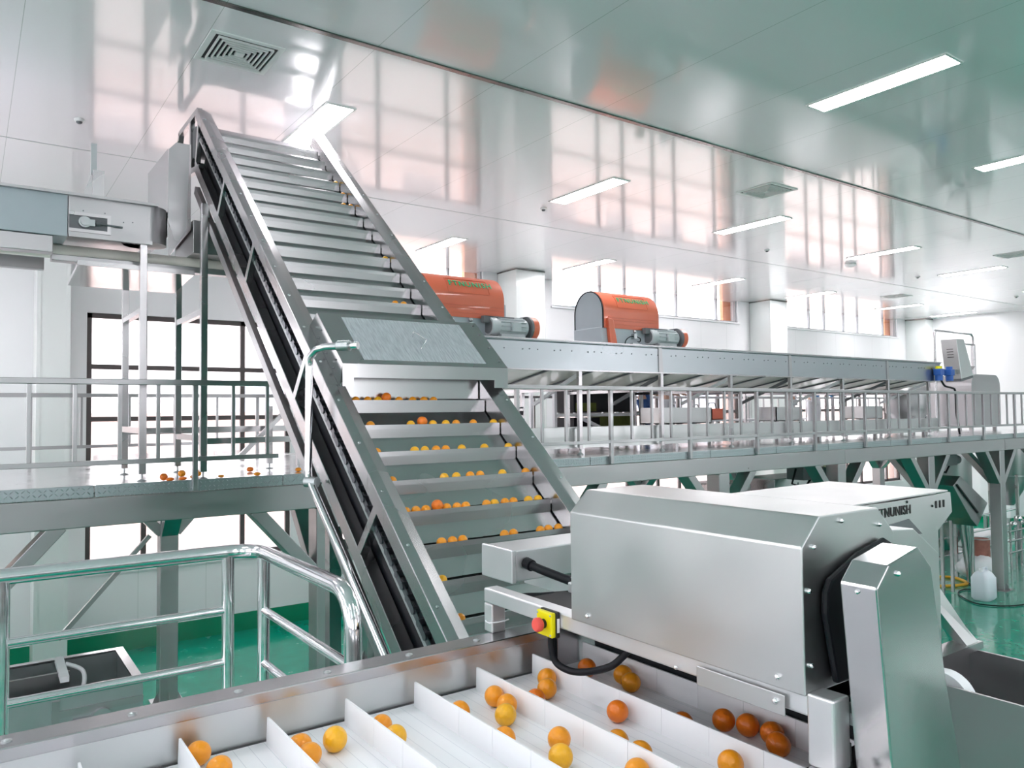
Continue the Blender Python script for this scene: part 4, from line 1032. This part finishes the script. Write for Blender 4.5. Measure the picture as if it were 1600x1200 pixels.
f = MB(); f.box(-3.4, 1.32, 2.95, 4.2, -2.46, -2.40); f.build('tread', steel_dull, ws)
each('leg', steel, ws, [(x-.05, x+.05, y-.05, y+.05, FZ, -2.46) for x in (-3.2, 1.2) for y in (3.1, 4.1)])

# machine on the floor at lower left
lm = thing('discharge_trough', 'grey steel trough conveyor end with bearing, down at the far lower left', 'conveyor', (.5, 8.3, FZ))
f = MB()
zt = -2.4
f.box(.12, 1.34, 7.76, 7.80, zt-.55, zt); f.box(.12, 1.30, 8.83, 8.87, zt-.4, zt); f.box(1.28, 1.32, 7.78, 8.87, zt-.35, zt); f.build('side_wall', galv, lm, bevel=.004)
f = MB(); f.prism([(.12, 7.74, zt), (1.35, 7.74, zt), (1.30, 8.89, zt), (.12, 8.89, zt)], (0, 0, 0.001)) if False else f.box(.12, 1.36, 7.74, 7.82, zt, zt+.02)
f.box(.12, 1.34, 8.81, 8.89, zt, zt+.02); f.box(1.26, 1.34, 7.82, 8.81, zt, zt+.02); f.build('rim', steel_x, lm)
f = MB(); f.box(.12, .80, 8.2, 8.24, zt-.3, zt+.06); f.build('divider', steel_dull, lm)
f = MB(); f.bar((.74, 8.55, zt+.09), (.74, 8.0, zt+.05), .07, .05); f.tube(smooth([(.78, 8.4, zt+.08), (.92, 8.35, zt+.0), (.9, 8.2, zt-.12), (.78, 8.15, zt-.2)]), .02, 8); f.build('sensor_arm', white_pl, lm)
f = MB(); f.box(.12, 1.28, 7.82, 8.83, zt-.42, zt-.40); f.build('belt', grey_dark, lm)
f = MB(); f.cyl((1.0, 7.76, zt-.26), (1.0, 7.70, zt-.26), .085, 24); f.box(.78, .94, 7.71, 7.76, zt-.29, zt-.23); f.build('bearing', galv, lm)
f = MB(); f.box(.68, 1.34, 7.745, 7.76, zt-.20, zt-.14); f.box(.68, 1.34, 7.745, 7.76, zt-.40, zt-.34); f.box(.62, .68, 7.74, 7.76, zt-.55, zt-.05); f.cyl((.25, 7.73, zt-.34), (.8, 7.73, zt-.27), .015, 8); f.build('slide_rails', steel_dull, lm)
each('leg', steel, lm, [(x-.05, x+.05, y-.05, y+.05, FZ, zt-.4) for x in (.2, 1.2) for y in (7.83, 8.8)])
tag(MB().box(-2.3, -.2, 8.6, 8.8, 0, .1).build('x', steel), None, None)
bpy.data.objects.remove(bpy.data.objects['x'])

# ------------------------------------------------------------------ sorting table in the foreground
st = thing('sorting_table', 'foreground stainless sorting table with a white cleated belt', 'conveyor', (0.9, 1.9, FZ))
BZ = -1.07; Y0, Y1 = 1.19, 2.545
f = MB(); f.box(-1.6, 2.35, Y0-.02, Y1+.01, BZ-.02, BZ); f.build('belt', belt_m, st)
f = MB(); f.box(-1.6, 2.35, Y0, Y1, BZ-.14, BZ-.12); f.build('return_belt', belt_m, st)
x = .543-.27*4; i = 0
while x < 2.3:
    segs = [Y0+.03, 1.42, 1.62, 1.82, 2.02, 2.22, Y1-.012] if i % 2 else [Y0+.03, 1.5, 1.7, 1.9, 2.1, 2.3, Y1-.012]
    f = MB()
    for a, b_ in zip(segs, segs[1:]):
        f.prism([(x-.006, a+.0007, BZ), (x+.006, a+.0007, BZ), (x+.0035, a+.0007, BZ+.086), (x-.0035, a+.0007, BZ+.086)], (0, b_-a-.0014, 0))
    f.build('cleat', white_pl, st); x += .2695; i += 1
def side_beam(y, s, x0, x1, nm):
    """s=+1: beam beyond the belt"""
    f = MB()
    pts = [(y, -.945), (y, -.905), (y+s*.11, -.905), (y+s*.11, -1.25), (y+s*.025, -1.25), (y+s*.025, -.945)]
    f.prism([(x0, a, b_) for a, b_ in pts], (x1-x0, 0, 0))
    return f.build(nm, steel, st, bevel=.004)
side_beam(2.55, 1, -1.8, 2.02, 'side_beam')
MB().box(-1.8, 2.4, 2.572, 2.58, BZ+.0, -.944).build('side_lining', lacq, st)
MB().box(2.03, 2.4, 2.55, 2.66, -1.25, -.905).build('side_beam', steel, st, bevel=.004)
MB().box(2.018, 2.034, 2.552, 2.6, -1.06, -.91).build('beam_gap', black, st)
side_beam(1.185, -1, -1.8, 2.2, 'side_beam')
for x in (.13-.5, .1, .42, .735, 1.04, 1.36, 1.66):
    f = MB(); f.ball((x, 2.60, -.905), .010, 10, 6, (1, 1, .7)); f.cyl((x, 2.60, -.905), (x, 2.60, -.902), .014, 12); f.build('screw', galv, st)
f = MB()
for x in (-1.5, 1.75):
    for y in (1.13, 2.60): MB().box(x-.04, x+.04, y-.04, y+.04, FZ, -1.25).build('leg', steel, st)
MB().box(-1.8, -1.6, 1.1, 2.66, -1.25, -.905).build('tail_cover', steel_x, st)

# bridge frame over the belt
bf = thing('bridge_frame', 'square tube frame standing over the belt under the big cover', 'frame', (1.8, 1.9, -.905))
f = MB(); f.box(1.762, 1.83, 2.64, 2.70, -.905, -.788); f.build('post', scuffed, bf, bevel=.006)
f = MB(); f.box(1.757, 1.83, 1.115, 1.19, -.905, -.725); f.build('post', scuffed, bf, bevel=.006)
f = MB(); f.box(1.762, 1.83, 1.19, 2.70, -.787, -.728); f.build('crossbar', scuffed, bf, bevel=.006)
f = MB(); f.box(2.13, 2.19, 1.19, 2.60, -.80, -.738); f.box(2.13, 2.19, 1.12, 1.185, -.905, -.738); f.build('far_frame', scuffed, bf, bevel=.006)
f = MB()
f.box(1.7475, 1.7515, 1.248, 1.545, -.802, -.747); f.build('guard_plate', lacq, bf, bevel=.006)
f = MB(); f.box(1.835, 2.128, 1.20, 2.62, -.787, -.78); f.box(2.194, 2.20, 1.2, 2.5, -1.0, -.787); f.box(1.995, 2.19, 1.30, 1.305, -.91, -.74); f.build('interior_shade_plates', black, bf)  # black plates added to stand in for the shade inside the frame
f = MB(); f.tube([(1.757, 2.68, -.86), (1.752, 2.67, -.862), (1.752, 2.645, -.862), (1.80, 2.632, -.862), (1.84, 2.632, -.858)], .003, 6); f.build('cable_tie', white_pl, bf)
f = MB()
f.ball((1.746, 1.275, -.768), .009, 10, 6); f.ball((1.753, 1.63, -.775), .007, 10, 6)
f.build('screws', steel_pol, bf)

# the big cover
cv_ = thing('machine_cover', 'large brushed stainless cover with chamfered top above the belt', 'machine cover', (1.98, 1.65, -.73))
hx = [(1.752, -.735), (1.752, -.357), (1.832, -.283), (2.118, -.283), (2.205, -.362), (2.205, -.735)]
f = MB(); f.prism([(a, 1.19, b_) for a, b_ in hx], (0, .93, 0)); f.build('shell', lacq, cv_, bevel=.004)
for y, z in ((2.03, -.705), (1.27, -.705)): MB().ball((1.750, y, z), .009, 12, 6).build('screw', steel_pol, cv_)
for x, z in ((1.80, -.36), (1.93, -.303), (2.12, -.33), (1.775, -.47), (1.778, -.66)): MB().ball((x, 1.187, z), .007, 12, 6).build('screw', steel_pol, cv_)
f = MB(); f.prism([(1.862, 1.165, -.72), (1.818, 1.165, -.531), (1.823, 1.165, -.475), (1.844, 1.165, -.445), (1.983, 1.165, -.392), (2.115, 1.165, -.366), (2.172, 1.165, -.392), (2.18, 1.165, -.72)], (0, .02, 0)); f.build('black_gap_band', black, cv_, bevel=.008)  # black band filling the gap between cover and belt guard
# belt guard in front
bg = thing('belt_guard', 'upright stainless belt guard with folded top, leaning against the big cover', 'guard', (1.92, 1.05, -1.3))
def gp(x, z): return x, z
left = [(1.766, -.429), (1.821, -.380), (1.965, -.352), (2.027, -.408), (2.085, -.70), (2.16, -.98), (2.16, -1.3), (1.86, -1.3)]
f = MB(); f.prism([(a, 1.0, b_) for a, b_ in left], (0, .095, 0)); f.build('shell', steel_x, bg, bevel=.004)
f = MB(); f.ball((1.86, .998, -.405), .007, 10, 6); f.ball((1.765, 1.05, -.445), .006, 10, 6); f.build('screws', steel_pol, bg)
f = MB(); f.box(1.83, 1.90, 1.10, 1.19, -.80, -.77); f.build('bracket', galv, bg)
MB().prism([(1.80, 1.10, -.99), (1.90, 1.10, -.96), (2.1, 1.10, -.96), (2.1, 1.10, -1.3), (1.80, 1.10, -1.3)], (0, .012, 0)).build('foot_plate', steel_dull, bg)
# bearing plate beside guard
bp_ = thing('bearing_plate', 'small rounded steel plate with bolts at the foot of the belt guard', 'plate', (1.80, 1.06, -.92))
f = MB(); f.prism([(1.72, 1.04, -.905), (1.76, 1.10, -.905), (1.86, 1.10, -.905), (1.86, 1.0, -.905), (1.74, .98, -.905)], (0, 0, .008)); f.build('plate', steel, bp_)
f = MB(); [f.cyl((a, b_, -.90), (a, b_, -.885), .008, 6) for a, b_ in ((1.76, 1.07), (1.82, 1.03), (1.84, 1.07))]; f.cyl((1.86, 1.14, -.905), (1.86, 1.14, -.86), .007, 8); f.build('bolts', galv, bp_)

# emergency stop box
es = thing('emergency_stop', 'yellow emergency stop box with red mushroom button', 'emergency stop', (1.74, 2.25, -.77))
f = MB(); f.box(1.725, 1.745, 2.198, 2.290, -.818, -.728); f.build('front_plate', yellow, es, bevel=.006)
f = MB(); f.box(1.745, 1.762, 2.196, 2.292, -.820, -.726); f.build('back_box', ink, es, bevel=.004)
f = MB(); f.cyl((1.725, 2.244, -.772), (1.712, 2.244, -.772), .017, 16); f.build('collar', ink, es)
f = MB(); f.tube([(1.714, 2.244, -.772), (1.706, 2.244, -.772), (1.690, 2.244, -.772), (1.684, 2.244, -.772)], [.016, .025, .026, .020], 20); f.build('button', redp, es, 'red mushroom button')
f = MB(); f.box(1.748, 1.759, 2.1945, 2.196, -.80, -.75); f.build('rating_plate', white_label, es)
f = MB(); [f.ball((1.7245, y, z), .004, 8, 6) for y in (2.206, 2.282) for z in (-.738, -.808)]; f.build('screws', grey_paint, es)
tag(MB().tube(smooth([(1.75, 2.235, -.815), (1.75, 2.232, -.86), (1.752, 2.22, -.90), (1.758, 2.19, -.92), (1.77, 2.13, -.925), (1.785, 2.05, -.905), (1.80, 1.97, -.87), (1.82, 1.93, -.83), (1.84, 1.90, -.79)]), .0125, 12).build('black_cable', black, org=(1.76, 2.1, -.85)), 'thick black cable drooping from the emergency stop box under the cover', 'cable')
# motor box behind
mb = thing('motor_box', 'scuffed pale steel box with end cap beside the big cover', 'junction box', (2.4, 3.0, -.9))
f = MB(); f.box(2.085, 2.95, 2.92, 3.17, -.79, -.645); f.build('shell', scuffed, mb, bevel=.006)
f = MB(); f.box(2.06, 2.085, 2.915, 3.175, -.795, -.64); f.build('end_cap', scuffed, mb, bevel=.006)
f = MB(); f.box(2.3, 2.36, 2.60, 3.15, -.86, -.795); f.box(2.3, 2.36, 2.57, 2.63, -.905, -.80); f.build('bracket', scuffed, mb)
co = thing('cable_conduit', 'ribbed black conduit plugged into the pale steel box', 'conduit', (2.2, 2.85, -.72))
f = MB(); f.tube([(2.14, 2.915, -.705), (2.14, 2.87, -.712)], .027, 16); f.tube(smooth([(2.14, 2.87, -.712), (2.16, 2.80, -.728), (2.20, 2.66, -.755), (2.24, 2.55, -.775), (2.32, 2.40, -.78)]), .020, 14); f.build('hose', black, co)
f = MB(); f.tube(smooth([(2.22, 2.56, -.782), (2.16, 2.60, -.79), (2.06, 2.68, -.80), (1.99, 2.76, -.81), (1.95, 2.85, -.85)]), .012, 12); f.build('branch_hose', black, co)
f = MB(); f.tube([Vector((2.21+.03*math.cos(a)*.6, 2.64-.03*math.cos(a)*.5, -.757+.034*math.sin(a))) for a in [2*math.pi*i/16 for i in range(17)]], .003, 6); f.build('cable_tie', white_pl, co)

# second machine with folded cover
m2 = thing('second_machine', 'second stainless machine with black lettering and triangular opening', 'machine', (3.2, 1.9, -1.3))
YY = 1.75
def P2(x, z): return (x, YY, z)
f = MB()
f.prism([P2(3.05, -.405), P2(3.745, -.395), P2(3.755, -.487), P2(3.62, -.56), P2(3.62, -1.12), P2(2.9, -1.12), P2(2.9, -.56), P2(3.02, -.44)], (0, .012, 0))
f.build('front_plate', lacq, m2)
f = MB(); f.prism([(2.95, YY+.012, -.40), (3.745, YY+.012, -.392), (3.745, YY+.62, -.392), (2.95, YY+.62, -.40)], (0, 0, .006)); f.box(2.9, 3.62, YY+.012, YY+.5, -1.12, -.402); f.build('body', lacq, m2)
f = MB(); f.prism([P2(3.12, -.50), P2(3.36, -.485), P2(3.47, -.56), P2(3.16, -.545)], (0, -.004, 0)); f.build('opening', grey_dark, m2)
letters('FTNUNISH', .055, ink, m2, Matrix.Translation(Vector((3.10, YY-.002, -.462))-Vector(m2['_o'])) @ Matrix.Rotation(R(90), 4, 'X'), 1.1, .001)
each('vent_slot', ink, m2, [(3.60+.035*i, 3.612+.035*i, YY-.003, YY, -.458, -.425) for i in range(3)])
for x, z in ((3.57, -.445), (3.35, -.41)): MB().ball((x, YY-.001, z), .006, 8, 6).build('bolt', ink, m2)
m3 = tag(MB().prism([(2.56, 1.45, -.60), (2.60, 1.45, -.455), (2.66, 1.45, -.43), (2.82, 1.45, -.44), (3.0, 1.45, -.55), (3.0, 1.45, -.9), (2.56, 1.45, -.9)], (0, .5, 0)).build('folded_cover', lacq, org=(2.8, 1.7, -.9), bevel=.004), 'small folded stainless cover tucked between the belt guard and second machine', 'machine cover')

# collecting trough at lower right
ct = thing('collecting_trough', 'dull steel collecting trough with white roller at the lower right', 'trough', (3.8, 1.4, FZ))
f = MB(); f.box(3.46, 3.475, .2, 1.83, -2.1, -1.2); f.build('near_wall', steel_dull, ct)
f = MB(); f.box(4.08, 4.095, .2, 1.85, -2.1, -1.2); f.build('far_wall', steel_dull, ct)
f = MB(); f.box(3.46, 4.10, 1.84, 1.86, -2.1, -1.17); f.box(3.44, 4.14, 1.80, 1.90, -1.2, -1.165); f.build('end_wall', steel_dull, ct)
f = MB(); f.box(3.46, 4.09, .2, 1.85, -2.12, -2.1); f.build('floor_plate', steel_dull, ct)
f = MB(); f.cyl((3.50, 1.70, -1.28), (3.57, 1.70, -1.28), .12, 30); f.cyl((3.57, 1.70, -1.28), (3.62, 1.70, -1.28), .03, 12); f.build('white_roller', white_pl, ct)
f = MB(); f.prism([(3.78, 2.05, -.78), (3.86, 2.05, -.78), (4.12, 1.86, -1.17), (4.0, 1.86, -1.17)], (0, -.05, 0)); f.bar((3.80, 2.02, -.70), (4.08, 1.86, -1.18), .06, .08); f.build('slanted_bar', lacq, ct)
each('leg', steel, ct, [(x-.04, x+.04, y-.04, y+.04, FZ, -2.1) for x in (3.5, 4.05) for y in (.3, 1.8)])
# support legs of the machines
for o, (x0, x1, y0, y1, z1) in ((m2, (3.405, 3.405, 1.95, 2.2, -1.12)),):
    each('leg', steel, o, [(x0-.03, x0+.03, y-.03, y+.03, FZ, z1) for y in (y0, y1)])

# ------------------------------------------------------------------ fruit
def orange_mesh(seed, mt, r=.0375, sc=(1, 1, .96)):
    rnd = random.Random(seed); f = MB(local=True); f.ball((0, 0, 0), r, 32, 20, sc)
    # flattened poles with a shallow dimple
    for i, v in enumerate(f.v):
        a = math.hypot(v.x, v.y)/r
        if a < .35: f.v[i] = Vector((v.x, v.y, v.z*(1-.06*(1-a/.35))))
    o = f.build('orange', mt, org=(0, 0, 0))
    g = MB(local=True)
    for k in range(5):
        a = 2*math.pi*k/5; g.ball((.0026*math.cos(a), .0026*math.sin(a), r*sc[2]*.945), .0021, 6, 4, (1, 1, .6))
    s = g.build('stem_scar', stem_m, org=(0, 0, 0)); s.parent = o
    return o, s
protos = [orange_mesh(i, m_) for i, m_ in enumerate(citrus)]
def put_orange(loc, label, group, kind=0, s=1.0, rot=None, stem=True):
    o, st_ = protos[kind]
    c = o.copy(); COL.objects.link(c); c.location = Vector(loc)+Vector((0, 0, H)); c.scale = (s, s*random.uniform(.96, 1.02), s)
    c.rotation_euler = rot or (random.uniform(0, 6), random.uniform(0, 6), random.uniform(0, 6))
    c['label'] = label; c['category'] = 'orange'; c['group'] = group
    if stem:
        d = st_.copy(); COL.objects.link(d); d.parent = c
    return c
ZB = BZ+.0392
belt = [(.588, 2.503, 0, 'orange against the leftmost visible cleat, nearest the left corner of the belt'),
        (.612, 2.36, 0, 'orange just below the leftmost one, cut by the lower picture edge'),
        (.858, 2.37, 0, 'small top of an orange hidden behind the second cleat'),
        (.858, 2.29, 0, 'lower of the two oranges peeping over the second cleat'),
        (.965, 2.35, 2, 'large egg shaped orange alone between the second and third cleats'),
        (1.127, 2.355, 0, 'upper sliver of orange behind the third cleat'),
        (1.127, 2.25, 2, 'yellowish orange half hidden behind the third cleat'),
        (1.397, 2.30, 0, 'orange edge showing over the fourth cleat, left of the stacked three'),
        (1.576, 2.350, 0, 'rear orange of the stacked three in the middle lane'),
        (1.565, 2.255, 0, 'middle orange of the stacked three in the middle lane'),
        (1.510, 2.185, 2, 'front yellow orange of the stacked three in the middle lane'),
        (1.435, 2.06, 0, 'orange tip below the stacked three, behind the fourth cleat'),
        (1.845, 2.385, 0, 'rear orange of the trio below the emergency stop'),
        (1.775, 2.295, 0, 'front orange of the trio below the emergency stop'),
        (1.675, 2.235, 1, 'half hidden left orange of the trio below the emergency stop'),
        (2.045, 2.38, 1, 'reddish orange under the drooping black cable'),
        (2.105, 2.235, 0, 'rear orange of the pair beside the last cleat, stem showing'),
        (2.070, 2.155, 0, 'front orange of the pair beside the last cleat'),
        (1.835, 1.978, 1, 'deep orange fruit alone in the middle of the fifth lane'),
        (1.667, 1.80, 0, 'sliver of orange behind the cleat right of the lone deep orange'),
        (1.535, 1.925, 0, 'round orange near the lower edge, upper of a touching pair'),
        (1.460, 1.825, 2, 'lower of the touching pair near the bottom edge'),
        (1.667, 1.70, 0, 'orange cap behind the cleat, right of the sliver'),
        (1.936, 1.775, 1, 'flat sliver of orange left of the row of four under the cover'),
        (2.065, 1.712, 1, 'first of the row of dark oranges beneath the cover, stem facing out'),
        (2.095, 1.638, 1, 'second of the row of dark oranges beneath the cover'),
        (2.105, 1.552, 1, 'third of the row of dark oranges beneath the cover'),
        (2.050, 1.490, 1, 'last of the row of dark oranges, beside the frame post'),
        (1.830, 1.495, 0, 'orange at the bottom edge below the row of dark oranges'),
        (1.575, 1.62, 0, 'orange top at the bottom edge, right of the touching pair')]
rots = {16: (1.25, 0.1, 2.7), 24: (1.3, .0, 2.2), 25: (1.35, .1, 2.1), 0: (1.3, 0, 2.6), 18: (1.2, 0, 2.2), 17: (.7, .0, 2.4), 26: (.4, .2, 2)}
for i, (x, y, k, lb) in enumerate(belt):
    s = 1.06 if i == 4 else 1.0
    z = ZB-.001
    if i == 11: x, y = 1.397, 2.03
    put_orange((x, y, z), lb, 'oranges on the white cleated belt', k, s, rots.get(i))

rowsx = {0: [2.19, 2.28, 2.35, ('b', 2.42), 2.52, 2.63, 2.72, 2.80], -1: [2.2, 2.51, ('b', 2.60), 2.68, 2.79, 2.87, 3.02, 3.2],
         -2: [2.15, 2.43, 2.51, 2.59, 2.67, 2.80, 2.98, 3.19], -3: [2.16, 2.54, 2.63, 2.74, 2.82, 3.0, 3.2],
         -4: [2.15, 2.22, 2.29, ('b', 2.37), 2.44, 2.51, 2.58, 2.73, 2.80, 2.88, 2.95, 3.07, 3.15], -5: [2.28, 2.355, 2.43, 2.73, 2.80, 3.01, 3.08, 3.16],
         -6: [2.17], -7: [2.16], 5: [3.0, 3.08], 8: [3.2], 12: [3.2, 3.12], 13: [3.2], 14: [3.2]}
for k, xs_ in rowsx.items():
    u0 = .26+PIT*k; T_ = C(0, u0, -.10)
    if k <= 0: rn = '%s flight below the hood' % ORD[-k]
    else: rn = '%s flight above the hood' % ORD[k-4]
    for i, x in enumerate(xs_):
        big = isinstance(x, tuple)
        if big: x = x[1]
        s = .80 if not big else .98
        rr_ = .0375*s
        z = T_.z-.036+.004+rr_ + (.014 if big else -.0)
        where = '%s from the pipe side' % ORD[i]
        if k >= 8: where = 'touching the far side wall' if i == 0 else 'next to the one touching the far side wall'
        lb = '%s orange, %s, %s' % ('large' if big else 'small', rn, where)
        put_orange((x+random.uniform(-.004, .004), T_.y+.034, z), lb, 'oranges carried on the conveyor flights', random.choice((0, 0, 2)) if not big else 1, s, stem=big)
dk_ = [(1.56, 8.05, 1, 1.0, 'squashed orange at the foot of the front left post'), (1.60, 8.05, .55, .7, 'flattened piece of orange beside the front left post'), (1.72, 7.98, .5, 1, 'orange half close to the kick plate'),
       (1.84, 8.06, .6, 1, 'orange half behind the railing post'), (1.80, 8.4, 1, 1, 'whole orange behind the pair of squashed ones'), (1.93, 8.3, 1, 1, 'orange right of the railing post on the wet deck'),
       (1.60, 7.96, .5, 1, 'peel piece lying right at the deck edge'), (2.55, 8.6, .8, 1, 'reddish piece of fruit alone in the middle of the deck'), (2.46, 8.05, .5, 1, 'small peel scrap near the kick plate joint'),
       (2.1, 8.05, .5, .8, 'flat red peel scrap next to the stand post'), (2.98, 8.28, .7, .9, 'squashed fruit by the foot of the short stand post')]
for x, y, sq_, s, lb in dk_:
    c = put_orange((x, y, DZ+.0365*sq_*s), lb, 'fallen oranges on the platform deck', random.choice((0, 1)), s, (0, 0, random.uniform(0, 6)), stem=False)
    c.scale = (s, s, s*sq_)
for a, b_ in protos: bpy.data.objects.remove(a); bpy.data.objects.remove(b_)

for o in bpy.data.objects:
    if '_o' in o.keys(): del o['_o']
